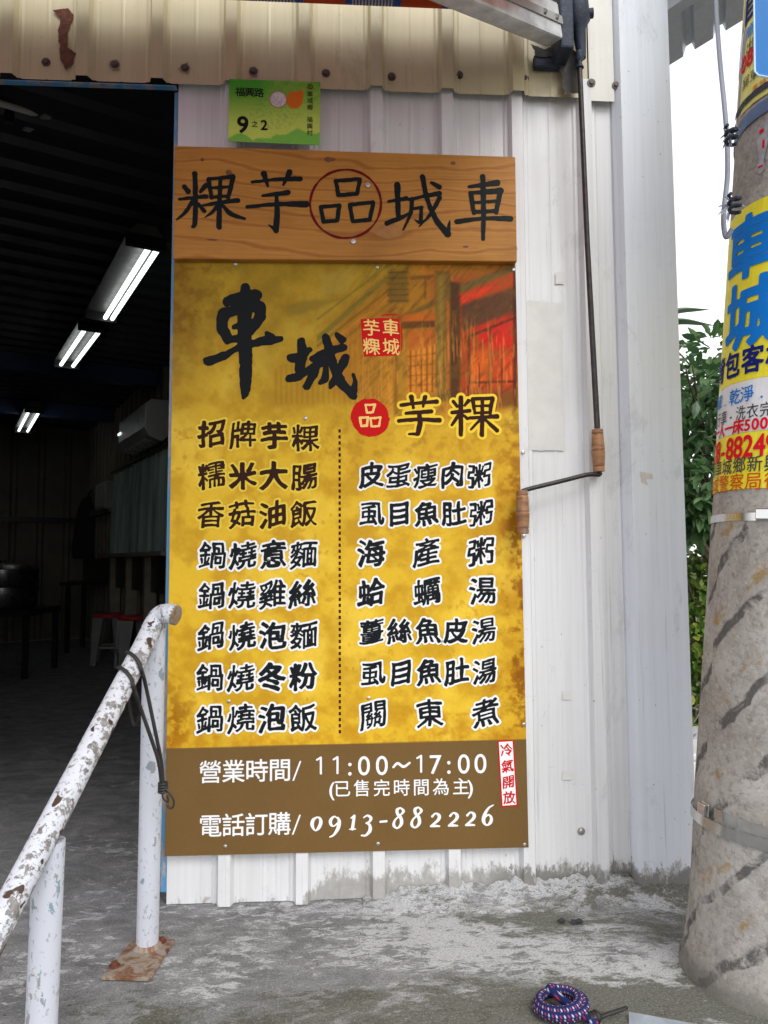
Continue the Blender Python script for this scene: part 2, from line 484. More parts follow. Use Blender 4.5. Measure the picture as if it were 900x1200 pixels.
def leaf_mat(name, a, b, cc):
    n = NT(name)
    r = n.n('ShaderNodeNewGeometry').outputs['Random Per Island']
    c = n.ramp(r, [(0.0, a), (.55, b), (1.0, cc)])
    n.out(c, .38, 0, .5)
    tr = n.n('ShaderNodeBsdfTranslucent'); n.link(c, tr.inputs[0])
    mx = n.n('ShaderNodeMixShader'); mx.inputs[0].default_value = .28
    n.link(n.b.outputs[0], mx.inputs[1]); n.link(tr.outputs[0], mx.inputs[2])
    n.link(mx.outputs[0], n.t.nodes['Material Output'].inputs[0])
    return n.m
M['leaf_dark'] = leaf_mat('leaf_dark', (.04, .1, .035), (.09, .19, .065), (.2, .32, .13))
M['leaf_bush'] = leaf_mat('leaf_bush', (.06, .14, .02), (.16, .28, .04), (.38, .4, .07))
M['leaf_palm'] = leaf_mat('leaf_palm', (.06, .1, .07), (.1, .15, .09), (.15, .2, .12))
M['bark'] = simple('bark', (.12, .09, .065), .9, 0, .4, 20, .6)
def printed(name, rough=.35, grain=.12):
    n = NT(name); c = n.attr('print')
    f = n.noise(n.coord(), 120, 4, .7)
    c = n.mix(n.ramp(f, [(.35, grain), (.6, 0.0)]), c, n.mix(.5, c, (0, 0, 0)))
    return n.out(c, rough, None, .12)
M['print'] = printed('poster_print', .5)
M['vertex'] = printed('woven_print', .7, .2)

# ------------------------------------------------------------------ lettering engine: glyphs and brush strokes as filled contours
_glyph = {}
def font_tris(ch):
    if ch in _glyph: return _glyph[ch]
    cu = bpy.data.curves.new('glyph', 'FONT'); cu.body = ch; cu.size = 1
    o = bpy.data.objects.new('glyph', cu)
    me = bpy.data.meshes.new_from_object(o); me.calc_loop_triangles()
    v = np.array([w.co[:2] for w in me.vertices]); t = np.array([x.vertices[:] for x in me.loop_triangles])
    bpy.data.objects.remove(o); bpy.data.meshes.remove(me); bpy.data.curves.remove(cu)
    _glyph[ch] = (v, t); return v, t

def ink_area(ch):
    v, t = font_tris(ch); a, b, c = v[t[:, 0]], v[t[:, 1]], v[t[:, 2]]
    return float(np.abs((b - a)[:, 0] * (c - a)[:, 1] - (b - a)[:, 1] * (c - a)[:, 0]).sum() / 2)
def edt1(f):
    n = f.shape[1]; i = np.arange(n)
    q = (i[:, None] - i[None, :]) ** 2
    out = np.empty_like(f)
    for r in range(f.shape[0]): out[r] = (f[r][None, :] + q).min(1)
    return out
def edt(mask):
    f = np.where(mask, 0., 1e7)
    return np.sqrt(edt1(edt1(f).T).T)

def vnoise(x, y, seed):
    r = np.random.RandomState(seed).rand(64, 64)
    xi = np.floor(x).astype(int); yi = np.floor(y).astype(int); fx = x - xi; fy = y - yi
    fx = fx * fx * (3 - 2 * fx); fy = fy * fy * (3 - 2 * fy)
    g = lambda a, b: r[a % 64, b % 64]
    return (g(xi, yi) * (1 - fx) + g(xi + 1, yi) * fx) * (1 - fy) + (g(xi, yi + 1) * (1 - fx) + g(xi + 1, yi + 1) * fx) * fy
def fbm(x, y, seed, oct=5, gain=.55):
    s = 0; a = 1; t = 0
    for o in range(oct):
        s = s + a * vnoise(x * 2 ** o, y * 2 ** o, seed + o); t += a; a *= gain
    return s / t

_sdf = {}
def glyph_sdf(ch, N=84, pad=.2, nib=0.):
    """signed distance in em on an N x N grid covering the em box plus pad"""
    k = (ch, N, nib)
    if k in _sdf: return _sdf[k]
    v, t = font_tris(ch)
    wid = 1.0 if ord(ch) > 0x2000 else (v[:, 0].max() + v[:, 0].min())
    S = N * 2
    x0, y0 = wid / 2 - .5 - pad, .38 - .5 - pad; L = 1 + 2 * pad; h = L / S
    mask = np.zeros((S, S), bool)
    for a, b, c in t:
        pa, pb, pc = v[a], v[b], v[c]
        lo = np.floor((np.minimum(np.minimum(pa, pb), pc) - (x0, y0)) / h).astype(int)
        hi = np.ceil((np.maximum(np.maximum(pa, pb), pc) - (x0, y0)) / h).astype(int)
        lo = np.maximum(lo, 0); hi = np.minimum(hi, S - 1)
        if (hi < lo).any(): continue
        gx, gy = np.meshgrid(x0 + (np.arange(lo[0], hi[0] + 1) + .5) * h, y0 + (np.arange(lo[1], hi[1] + 1) + .5) * h)
        def e(p, q): return (q[0] - p[0]) * (gy - p[1]) - (q[1] - p[1]) * (gx - p[0])
        e1, e2, e3 = e(pa, pb), e(pb, pc), e(pc, pa)
        ins = ((e1 >= 0) & (e2 >= 0) & (e3 >= 0)) | ((e1 <= 0) & (e2 <= 0) & (e3 <= 0))
        mask[lo[1]:hi[1] + 1, lo[0]:hi[0] + 1] |= ins
    if nib:                                            # slanted brush tip
        src = mask.copy(); m = int(round(nib / h))
        for q in range(-m, m + 1):
            dx, dy = q, -int(round(q * .8))
            mask |= np.roll(np.roll(src, dx, 1), dy, 0)
    d = (edt(mask) - edt(~mask)) * h
    d = (d[0::2, 0::2] + d[1::2, 0::2] + d[0::2, 1::2] + d[1::2, 1::2]) / 4
    _sdf[k] = (d, pad); return _sdf[k]

def contour(Fd, conv, run=3):
    """filled region Fd<0; conv maps (col,row) grid coordinates to a 3-D point"""
    H, W = Fd.shape; ins = Fd < 0
    full = ins[:-1, :-1] & ins[1:, :-1] & ins[:-1, 1:] & ins[1:, 1:]
    anyc = (ins[:-1, :-1] | ins[1:, :-1] | ins[:-1, 1:] | ins[1:, 1:]) & ~full
    vs, fs = [], []
    def emitp(poly):
        n = len(vs); vs.extend(conv(a, b) for a, b in poly); fs.append(tuple(range(n, n + len(poly))))
    for r in range(H - 1):
        row = full[r]; c = 0
        while c < W - 1:
            if row[c]:
                e = c
                while e < W - 1 and row[e] and e - c < run: e += 1
                emitp([(c, r), (e, r), (e, r + 1), (c, r + 1)]); c = e
            else: c += 1
    for r, c in zip(*np.nonzero(anyc)):
        cs = [(c, r), (c + 1, r), (c + 1, r + 1), (c, r + 1)]; fv = [Fd[b, a] for a, b in cs]; poly = []
        for i in range(4):
            j = (i + 1) % 4
            if fv[i] < 0: poly.append(cs[i])
            if (fv[i] < 0) != (fv[j] < 0):
                t = fv[i] / (fv[i] - fv[j]); poly.append((cs[i][0] + (cs[j][0] - cs[i][0]) * t, cs[i][1] + (cs[j][1] - cs[i][1]) * t))
        if len(poly) >= 3: emitp(poly)
    return vs, fs

def put_glyph(mb, ch, place, size, grow=.02, nib=0., brush=False, seed=0, N=84, asp=1.0, slant=0.0, rise=0.0):
    """place(u,w) -> 3-D point, u,w in metres from the glyph centre"""
    d, pad = glyph_sdf(ch, N, .2, nib)
    N_ = d.shape[0]; L = 1 + 2 * pad
    off = grow
    Fd = d
    if brush:
        yy, xx = np.mgrid[0:N_, 0:N_] / N_ * 7
        off = off + .034 * (vnoise(xx + seed * 3.1, yy + seed, 5 + seed) - .5) + .012 * (vnoise(xx * 3, yy * 3, 9 + seed) - .5)
    Fd = d - off
    s = np.random.RandomState(seed + 11).rand(4) - .5
    def conv(c, r):
        u = ((c + .5) / N_ - .5) * L; w = ((r + .5) / N_ - .5) * L
        if brush:
            u2 = u + .05 * s[0] * math.sin(w * 5 + s[1] * 6) + .07 * w * s[3]
            w2 = w + .035 * math.sin(u * 4.5 + s[2] * 6)
            u, w = u2, w2
        w += rise * u; u += slant * w
        return place(u * size * asp, w * size)
    mb.add(*contour(Fd, conv))

def put_strokes(mb, strokes, place, res, grow=0., wob=.0, seed=0):
    """strokes: lists of (u,w,r) metres; union of tapered capsules"""
    pts = np.array([p for s in strokes for p in s])
    m = pts[:, 2].max() + grow + res * 3
    x0, y0 = pts[:, 0].min() - m, pts[:, 1].min() - m; x1, y1 = pts[:, 0].max() + m, pts[:, 1].max() + m
    W, H = int((x1 - x0) / res) + 2, int((y1 - y0) / res) + 2
    gx, gy = np.meshgrid(x0 + np.arange(W) * res, y0 + np.arange(H) * res)
    d = np.full((H, W), 1e3)
    for s in strokes:
        if len(s) == 1: d = np.minimum(d, np.hypot(gx - s[0][0], gy - s[0][1]) - s[0][2])
        if len(s) > 2:
            sp = smooth_path([Vector(p) for p in s], 5)
        else: sp = [Vector(p) for p in s]
        for a, b in zip(sp[:-1], sp[1:]):
            dx, dy = b.x - a.x, b.y - a.y; l2 = dx * dx + dy * dy + 1e-12
            t = np.clip(((gx - a.x) * dx + (gy - a.y) * dy) / l2, 0, 1)
            d = np.minimum(d, np.hypot(gx - a.x - t * dx, gy - a.y - t * dy) - (a.z + (b.z - a.z) * t))
    d = d - grow
    if wob:
        d = d + wob * (fbm((gx - x0) / (res * 9), (gy - y0) / (res * 9), 3 + seed, 3) - .5)
    mb.add(*contour(d, lambda c, r: place(x0 + c * res, y0 + r * res), 40))

def px_strokes(strokes, zx, zy, zs, Y):
    """strokes given in an enlarged view (origin zx,zy, scale zs) -> wall-plane metres"""
    out = []
    for s in strokes:
        q = []
        for x, y, r in s:
            px, py = zx + x / zs, zy + y / zs
            p = P(px, py, Y); q.append((p.x, p.z, r / zs * mpp(px, py, Y)))
        out.append(q)
    return out
def box_strokes(pts, r):
    return [[(a[0], a[1], r), (b[0], b[1], r)] for a, b in zip(pts, pts[1:] + pts[:1])]

def wall_place(px, py, Y):
    c = P(px, py, Y); return lambda u, w: (c.x + u, Y, c.z + w)
def flat_place(Y): return lambda u, w: (u, Y, w)
# ------------------------------------------------------------------ setting: ground, step, pavement, floor
def structure(mb, name, mat):
    o = mb.build(name, mat); o['kind'] = 'structure'; return o
structure(MB().add([(-60, -60, -.42), (60, -60, -.42), (60, 60, -.42), (-60, 60, -.42)], [(0, 1, 2, 3)]), 'ground', M['soil'])
structure(MB().box(-7, 2.6, -.66, 2.0, -.5, 0), 'pavement', M['concrete'])
structure(MB().box(-7, 2.6, -.98, -.662, -.5, -.2), 'step', M['concrete'])
structure(MB().box(-9, 1.3, 2.001, 12.5, -.5, -.001), 'floor', M['concrete'])
structure(MB().box(-12, 12, -9, -.982, -.5, -.40), 'road', M['asphalt'])

# ------------------------------------------------------------------ the building
bld = thing('restaurant_building', 'white ribbed metal restaurant building with cream fascia and open dark doorway', 'building', (0, 0, 0))
XR = P(806, 900, 0).x                  # right end of the facade
XL = P(207, 250, 0).x                  # jamb of the opening
ZL = P(120, 100, 0).z                  # lintel underside
RIB = (P(440, 130, -.022).x, P(445, 1030, -.022).x)
r0 = P(442, 500, -.022).x
PITCH = (P(694, 700, -.022).x - P(260, 700, -.022).x) / 5.0
def rib_sheet(x0, x1, z0, z1, y, ribs, d=.0265, th=.004, wb=.028, wt=.016, ztop=None, wavy=0):
    """profile along x extruded in z; a rib is a trapezoid standing proud towards the street"""
    xs = [(x0, 0)]
    for r in sorted(ribs):
        for o, h in ((-wb - .010, 0), (-wb - .004, .004), (-wb + .004, .004), (-wt, 1), (wt, 1), (wb - .004, .004), (wb + .004, .004), (wb + .010, 0)):
            if x0 < r + o < x1: xs.append((r + o, h if h in (0, 1) else h / d))
        for o in (.5,):                     # shallow stiffening lines in the flats
            xm = r + wb + (PITCH - 2 * wb) * o
            for q, h in ((-.006, 0), (-.002, .05), (.002, .05), (.006, 0)):
                if x0 < xm + q < x1: xs.append((xm + q, h))
    xs.append((x1, 0)); xs.sort()
    mb = MB(); nz = 14; n = len(xs)
    for k in range(nz + 1):
        z = z0 + (z1 - z0) * k / nz
        for x, h in xs:
            mb.v.append((x, y - h * d + .0016 * mnoise.noise((x * 4, z * 3, y * 9)), z))
    for k in range(nz):
        for i in range(n - 1):
            a = k * n + i; mb.f.append((a, a + 1, a + n + 1, a + n))
    return mb
ribs = [r0 + PITCH * k for k in range(-14, 4)]
ZF = P(400, 104, -.03).z               # lower edge of the cream fascia
XC = P(733, 500, -.03).x               # left edge of the corner flashing
XFE = P(725, 60, -.03).x
wall_ribs = [r for r in ribs if XL + .03 < r < XC - .03]
rib_sheet(XL, XC, 0.002, ZF + .06, 0.0, wall_ribs).build('wall_panel', M['white_sheet'], bld, smooth=False)
XS = P(690, 60, -.03).x
rib_sheet(-5.0, XS - .004, ZF, 3.1, -.026, [r for r in ribs if r < XS - .04], d=.024).build('fascia_panel', M['cream_sheet'], bld)
rib_sheet(XS, XC - .006, ZF - .008, 3.1, -.026, []).build('fascia_panel', M['cream_lit'], bld)
# unseen left run of wall, added to keep daylight out of the room
rib_sheet(-5.0, -1.55, 0.012, ZF + .06, 0.0, [r for r in ribs if r < -1.6]).build('wall_panel', M['white_sheet'], bld)
# corner flashing: folded sheet, proud of the ribs
mb = MB()
prof = [(XC - .006, .0), (XC - .006, -.012), (XC + .012, -.040), (XR, -.040), (XR, .06), (XR - .01, .06)]
def prof_at(z):
    lean = (P(782, 0, -.04).x - XR) * (z / 2.6)
    return [(x + lean * (i >= 3) + .4 * lean * (i < 3), y, z) for i, (x, y) in enumerate(prof)]
A = [prof_at(.012 + 3.08 * k / 12) for k in range(13)]
n = len(prof); mb.v = [p for a in A for p in a]
mb.f = [(k * n + i, k * n + i + 1, (k + 1) * n + i + 1, (k + 1) * n + i) for k in range(12) for i in range(n - 1)]
mb.build('corner_flashing', M['flashing'], bld)
# lintel, jamb
MB().box(-5, XL - .002, -.022, .0, ZL - .006, ZF - .004).build('lintel', M['blue_paint'], bld, bevel=.002)
MB().prism([tuple(P(*q, .003)) for q in ((204.5, 108), (209.5, 108), (196, 1046), (187.5, 1046))][::-1], (0, .03, 0)).build('door_jamb', M['blue_paint'], bld, bevel=.002)
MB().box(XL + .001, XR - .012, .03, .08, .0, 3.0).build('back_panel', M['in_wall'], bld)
# cement fillet along the foot of the wall
def fillet(px0, px1):
    xs = [P(px0, 1030, 0).x + (P(px1, 1030, 0).x - P(px0, 1030, 0).x) * k / 360 for k in range(361)]
    mb = MB(); N = 12
    for i, x in enumerate(xs):
        t = i / 360; e = min(1, t * 9)
        h = (.022 + .026 * t + .022 * mnoise.fractal((x * 11, 0, 0), 1, 2, 4) + .012 * mnoise.noise((x * 60, 1, 0))) * e + .004
        w = (.05 + .025 * mnoise.noise((x * 6, 4, 0))) * e + .01
        for k in range(N):
            s = k / (N - 1)
            mb.v.append((x, -.002 - .046 - w * s + (.044 * (1 - s) ** 1.5) + .006 * mnoise.fractal((x * 30, s * 4, 0), 1, 2, 4), max(.0, h * (1 - s) ** 1.6) + (.003 if k < N - 1 else -.004)))
    for i in range(360):
        for k in range(N - 1):
            a = i * N + k; mb.f.append((a, a + 1, a + N + 1, a + N))
    mb.build('cement_fillet', M['concrete'], bld, smooth=True)
fillet(425, 807)
# rain-stained paint patch, rust, screws
def patch(name, mat, pts, Y, parent, wob=.004, seed=0):
    """thin film with a ragged outline on the plane Y; pts in photo measures"""
    q = [P(x, y, Y) for x, y in pts]; out = []
    for i, a in enumerate(q):
        b = q[(i + 1) % len(q)]; L = (b - a).length; n = max(2, int(L / .006))
        for k in range(n):
            p = a.lerp(b, k / n)
            o = wob * mnoise.noise((p.x * 60 + seed, p.z * 60, seed)) + wob * .6 * mnoise.noise((p.x * 190 + seed, p.z * 190, 3))
            out.append((p.x + o, Y, p.z + wob * mnoise.noise((p.x * 70, p.z * 70 + 5, seed))))
    return MB().add(out, [tuple(range(len(out)))]).build(name, mat, parent)
patch('paint_patch', M['patch'], [(612, 352), (661, 355), (658, 440), (662, 528), (614, 528)], -.0045, bld, .003)
patch('rust_mark', simple('rust_stain_thin', (.58, .53, .49), .8, 0, .2, 60), [(750, 553), (764, 556), (766, 561), (757, 562), (760, 569), (752, 566)], -.0405, bld, .004, 9)
patch('rust_patch', M['rust'], [(62, 12), (80, 10), (86, 17), (80, 35), (79, 55), (89, 62), (86, 74), (77, 83), (71, 70), (69, 50), (68, 35), (72, 22)], -.0315, bld, .004)
def screw(px, py, Y, mat=None, r=.007, parent=None):
    p = P(px, py, Y)
    MB().lathe([(0, r * 1.8), (.002, r * 1.8), (.0025, r), (.006, r), (.0065, r * .7)], (p.x, Y, p.z), (0, -1, 0), 10).build('screw', mat or M['screw'], parent or bld)
for px, py in ((54, 73), (135, 76), (217, 80), (297, 84), (382, 86), (459, 90), (538, 88), (615, 92)): screw(px, py, -.0265)
for px, py in ((135, 76), (297, 84), (217, 80)):
    patch('rust_stain', M['smudge'], [(px - 5, py - 5), (px + 2, py - 7), (px + 6, py - 1), (px + 4, py + 6), (px - 3, py + 6), (px - 7, py + 1)], -.0285, bld, .006, px)
screw(693, 97, -.0275); screw(722, 100, -.0275)
for px, py in ((681, 974), (747, 976), (738, 573), (738, 578)): screw(px, py, -.002, M['screw_bright'] if py > 900 else M['screw_bright'], .006)
for px, py, w, h in ((656, 326, 5, 7), (664, 815, 5, 5), (665, 909, 6, 5)):
    patch('tape_mark', M['patch'], [(px - w, py - h), (px + w, py - h), (px + w, py + h), (px - w, py + h)], -.0042, bld, .001)
# interior: room turned against the facade, back corner far left
c0 = D(103, 657, 9.3); e1 = (D(200, 657, 6.1) - c0); c0.z = 0; e1.z = 0; e1.normalize()      # along the right-hand wall, towards the street
e2 = Vector((e1.y, -e1.x, 0)) * -1
if e2.x > 0: e2 = -e2                                                                       # along the back wall, away to the left
def R(a, b, z): return tuple(c0 + e1 * a + e2 * b + Vector((0, 0, z)))
def rib_wall(pt, dirn, length, z0, z1, normal, pitch, mat, name, d=.03):
    mb = MB(); n = int(length / pitch); prof = []
    for k in range(n):
        s = k * pitch
        prof += [(s, 0), (s + pitch * .72, 0), (s + pitch * .79, d), (s + pitch * .93, d)]
    prof.append((n * pitch, 0))
    for z in (z0, z1):
        for s, h in prof:
            p = pt + dirn * s + normal * h; mb.v.append((p.x, p.y, z))
    m = len(prof); mb.f = [(i, i + 1, i + 1 + m, i + m) for i in range(m - 1)]
    return mb.build(name, mat, bld)
ZC = 2.62
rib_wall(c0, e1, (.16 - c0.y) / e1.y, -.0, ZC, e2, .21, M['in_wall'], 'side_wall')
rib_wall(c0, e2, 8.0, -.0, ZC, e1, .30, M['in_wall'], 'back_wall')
# ribbed ceiling
mb = MB(); k = 0; prof = []
for k in range(int((.2 - c0.y) / e1.y / .2)):
    a = -.1 + k * .2; prof += [(a, 0), (a + .13, 0), (a + .145, -.03), (a + .185, -.03)]
def bmax(a): return max(.06, (c0.y + e1.y * a - .09) / -e2.y)
for b in (-.02, 1):
    for a, h in prof: mb.v.append(R(a, b if b < 1 else min(8, bmax(a)), ZC + h))
m = len(prof); mb.f = [(i, i + 1, i + 1 + m, i + m) for i in range(m - 1)]
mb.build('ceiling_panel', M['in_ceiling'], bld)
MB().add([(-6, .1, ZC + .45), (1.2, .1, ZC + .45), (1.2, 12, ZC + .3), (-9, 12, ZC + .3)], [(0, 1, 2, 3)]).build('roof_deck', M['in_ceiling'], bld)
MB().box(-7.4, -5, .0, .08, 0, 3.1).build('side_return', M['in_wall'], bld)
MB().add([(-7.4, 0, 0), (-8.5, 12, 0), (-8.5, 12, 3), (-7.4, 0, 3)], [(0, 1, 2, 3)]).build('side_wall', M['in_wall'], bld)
for a in (3.35, 1.5):
    o = Vector(R(a, 0.05, ZC - .17)); MB().obox(o, e2 * min(7.5, bmax(a) - .1), e1 * .1, (0, 0, .14)).build('ceiling_beam', M['blue_dark'], bld)
MB().obox(Vector(R(.04, .1, 1.42)), e2 * 7.0, e1 * .05, (0, 0, .06)).build('wall_rail', M['black_metal'], bld)
MB().obox(Vector(R(.1, .04, 1.47)), e1 * ((D(138, 600, 7.7) - c0).dot(e1) - .3), e2 * .05, (0, 0, .07)).build('wall_rail', M['in_wall'], bld)
MB().obox(Vector(R(.2, .04, .68)), e1 * 5, e2 * .05, (0, 0, .3)).build('dado_board', M['black_metal'], bld)
# eave beyond the corner
eA = D(785, 76, 3.3); eB = D(866, 25, 3.03)
d = (eB - eA); d.z = 0
back = Vector((-.55, -.5, .05))
mb = MB(); N = 5; prof = []
for k in range(N):
    for t, h in ((0, 0), (.6, 0), (.72, .04), (.9, .04)): prof.append(((k + t) / N * 2.2 - .5, h))
for off in (Vector((0, 0, 0)), Vector((-.62, -1.2, .12))):
    for t, h in prof:
        p = eA + d * t + off + Vector((0, 0, h)); mb.v.append(tuple(p))
m = len(prof); mb.f = [(i, i + 1, i + 1 + m, i + m) for i in range(m - 1)]
nv = len(mb.v); mb.v += [(x, y, z + .012) for x, y, z in mb.v]; mb.f += [tuple(q + nv for q in f)[::-1] for f in list(mb.f)]
mb.f += [(i, i + 1, i + 1 + nv, i + nv) for i in range(m - 1)]
mb.build('eave', M['flashing'], bld)
mb = MB(); mb.obox(eA - d * .4 + Vector((-.16, -.31, -.035)), d * 2.0, Vector((-.03, -.06, 0)), (0, 0, .06)); mb.build('eave_batten', M['flashing'], bld)

# ------------------------------------------------------------------ awning
awn = thing('awning', 'orange and blue striped awning on a white folding arm above the signs', 'awning', tuple(P(500, 5, -.2)))
AY = -.15
zA = P(420, 4, AY).z
def fabric_mat():
    n = NT('awning_stripes'); v = n.coord(); x, y, z = n.sep(v)
    ph = n.math('FRACT', n.math('DIVIDE', n.math('SUBTRACT', x, P(347, 4, AY).x), .272))
    fine = n.math('GREATER_THAN', n.math('FRACT', n.math('MULTIPLY', x, 110)), .45)
    st = n.mix(fine, (.62, .6, .56), (.1, .13, .3))
    nd = n.n('ShaderNodeValToRGB'); nd.color_ramp.interpolation = 'CONSTANT'; e = nd.color_ramp.elements
    for q in range(2): e.new(.5)
    for el_, (p, c) in zip(e, ((0, (.04, .12, .42)), (.07, (.52, .09, .015)), (.5, (.04, .12, .42)), (.57, (.3, .3, .3)))):
        el_.position = p; el_.color = (*c, 1)
    n.link(ph, nd.inputs[0])
    isf = n.math('GREATER_THAN', ph, .57)
    c = n.mix(isf, nd.outputs[0], st)
    n.out(c, .9)
    tr = n.n('ShaderNodeBsdfTranslucent'); n.link(c, tr.inputs[0])
    mx = n.n('ShaderNodeMixShader'); mx.inputs[0].default_value = .45
    n.link(n.b.outputs[0], mx.inputs[1]); n.link(tr.outputs[0], mx.inputs[2])
    n.link(mx.outputs[0], n.t.nodes['Material Output'].inputs[0])
    return n.m
M['fabric'] = fabric_mat()
xa0, xa1 = -2.8, P(632, 10, AY).x
mb = MB()
for k in range(15):
    t = k / 14; y = AY - 1.35 * t; z = zA + .02 - .22 * t - .05 * math.sin(math.pi * t)
    mb.v += [(xa0, y, z), (xa1, y, z)]
mb.f = [(2 * k, 2 * k + 1, 2 * k + 3, 2 * k + 2) for k in range(14)]
mb.build('fabric', M['fabric'], awn)
MB().tube([(xa0, AY + .0, zA + .045), (xa1, AY, zA + .045)], .04, 16).build('roller', M['fabric'], awn, smooth=True)
MB().tube([(xa0, AY - 1.36, zA - .2), (xa1, AY - 1.36, zA - .2)], .03, 10).build('front_bar', M['alu'], awn, smooth=True)
# folding arm (from the shoulder outwards and to the left)
s0 = P(648, 30, -.12); s1 = P(520, -26, -.42)
ax = (s1 - s0).normalized(); up = Vector((0, 0, 1)); sidev = ax.cross(up).normalized(); upv = sidev.cross(ax).normalized()
w = .028; h = .05
mb = MB().obox(s0 - upv * h - sidev * w, ax * .75, sidev * 2 * w, upv * 2 * h); mb.build('arm', M['alu'], awn, bevel=.008)
mb = MB().obox(s0 - upv * .012 - sidev * (w + .004), ax * .75, sidev * .003, upv * .022); mb.build('arm_groove', M['grey_plastic'], awn)
for t in (.03, .09):
    q = s0 + ax * t - sidev * (w + .001) * (1 if sidev.y > 0 else -1)
    MB().lathe([(0, .008), (.006, .008), (.007, .005)], q, (0, -1, 0), 10).build('bolt', M['screw'], awn)
# shoulder bracket and gearbox
b0 = P(668, 60, -.06)
mb = MB(); q = P(660, 55, -.09)
mb.box(q.x - .02, q.x + .02, -.13, -.03, q.z - .03, q.z + .22)
mb.box(q.x - .075, q.x + .06, -.05, -.028, q.z - .035, q.z + .005)
mb.build('shoulder_bracket', M['grease'], awn, bevel=.006)
mb = MB(); q = P(676, 20, -.09)
mb.lathe([(0, .03), (.03, .034), (.08, .034), (.1, .02), (.15, .016), (.19, .012)], (q.x, -.085, q.z + .07), (0.08, .02, -1), 14)
mb.lathe([(0, .014), (.05, .014)], (q.x, -.08, q.z + .01), (1, -.2, .1), 10)
mb.build('gearbox', M['grease'], awn, smooth=True)
patch('grease_stain', M['dark_smudge'], [(622, 52), (640, 58), (655, 52), (676, 60), (680, 108), (660, 110), (657, 78), (645, 66), (628, 66)], -.0525, bld, .007, 5)
# crank
crk = thing('awning_crank', 'long dark awning crank rod with two turned wooden grips hanging by the menu', 'crank', tuple(P(705, 556, -.06)))
k0 = P(679, 72, -.085); k1 = P(700, 504, -.06); k2 = P(702, 553, -.06); k3 = P(612, 575, -.075); k4 = P(613, 628, -.08)
MB().lathe([(0, .011), (.02, .014), (.035, .006), (.05, .012)], k0 + Vector((0, 0, .03)), (0.02, 0, -1), 12).build('hook_eye', M['grease'], crk, smooth=True)
MB().tube([k0, k0.lerp(k1, .5) + Vector((-.003, 0, 0)), k1 + Vector((0, 0, .005))], [.0075, .0078, .0085], 10).build('rod', M['rod'], crk, smooth=True)
MB().tube(smooth_path([k2 + Vector((0, 0, .004)), k2 + Vector((0, 0, -.008)), k2.lerp(k3, .15), k2.lerp(k3, .5), k2.lerp(k3, .9), k3 + Vector((0, 0, -.002))], 5), .0065, 10).build('bent_arm', M['rod'], crk, smooth=True)
grip = [(0, .0), (.0005, .016), (.012, .0165), (.0135, .0145), (.016, .0165), (.035, .0172), (.05, .0185), (.058, .0192), (.0595, .0172), (.062, .0172), (.0635, .0192), (.08, .0183), (.1, .0168), (.105, .0165), (.107, .0148), (.11, .0165), (.121, .016), (.1215, .0)]
MB().lathe(grip, k1 + Vector((0, 0, .002)), k2 - k1, 20).build('grip', M['turned_wood'], crk, smooth=True)
MB().lathe(grip, k3, k4 - k3, 20).build('grip', M['turned_wood'], crk, smooth=True)
# ------------------------------------------------------------------ signs
def quad_panel(name, mat, pts, Y, th, parent, bevel=0):
    q = [P(x, y, Y) for x, y in pts]
    return MB().prism([tuple(p) for p in q][::-1], (0, th, 0)).build(name, mat, parent, bevel=bevel)

# --- address plate
ap = thing('address_plate', 'small green enamel house number plate reading 9-2 above the wooden board', 'address plate', tuple(P(320, 165, -.06)))
YA = -.056
def plate_grid(pts, Y, nu, nv, colf, name, mat, parent):
    (tl, tr, br, bl) = pts; vs = []; pp = []
    for j in range(nv + 1):
        for i in range(nu + 1):
            u, v = i / nu, j / nv
            x = (tl[0] * (1 - u) + tr[0] * u) * (1 - v) + (bl[0] * (1 - u) + br[0] * u) * v
            y = (tl[1] * (1 - u) + tr[1] * u) * (1 - v) + (bl[1] * (1 - u) + br[1] * u) * v
            vs.append(tuple(P(x, y, Y))); pp.append((x, y))
    fs = [(j * (nu + 1) + i, (j + 1) * (nu + 1) + i, (j + 1) * (nu + 1) + i + 1, j * (nu + 1) + i + 1) for j in range(nv) for i in range(nu)]
    pp = np.array(pp); col = np.ones((len(vs), 4)); col[:, :3] = colf(pp[:, 0], pp[:, 1])
    return MB().add(vs, fs).build(name, mat, parent, col=col)
def L(c): return np.array(s2l(c))
def lerp(a, b, t): return a + (b - a) * np.clip(t, 0, 1)[:, None]
def sstep(a, b, x): t = np.clip((x - a) / (b - a), 0, 1); return t * t * (3 - 2 * t)
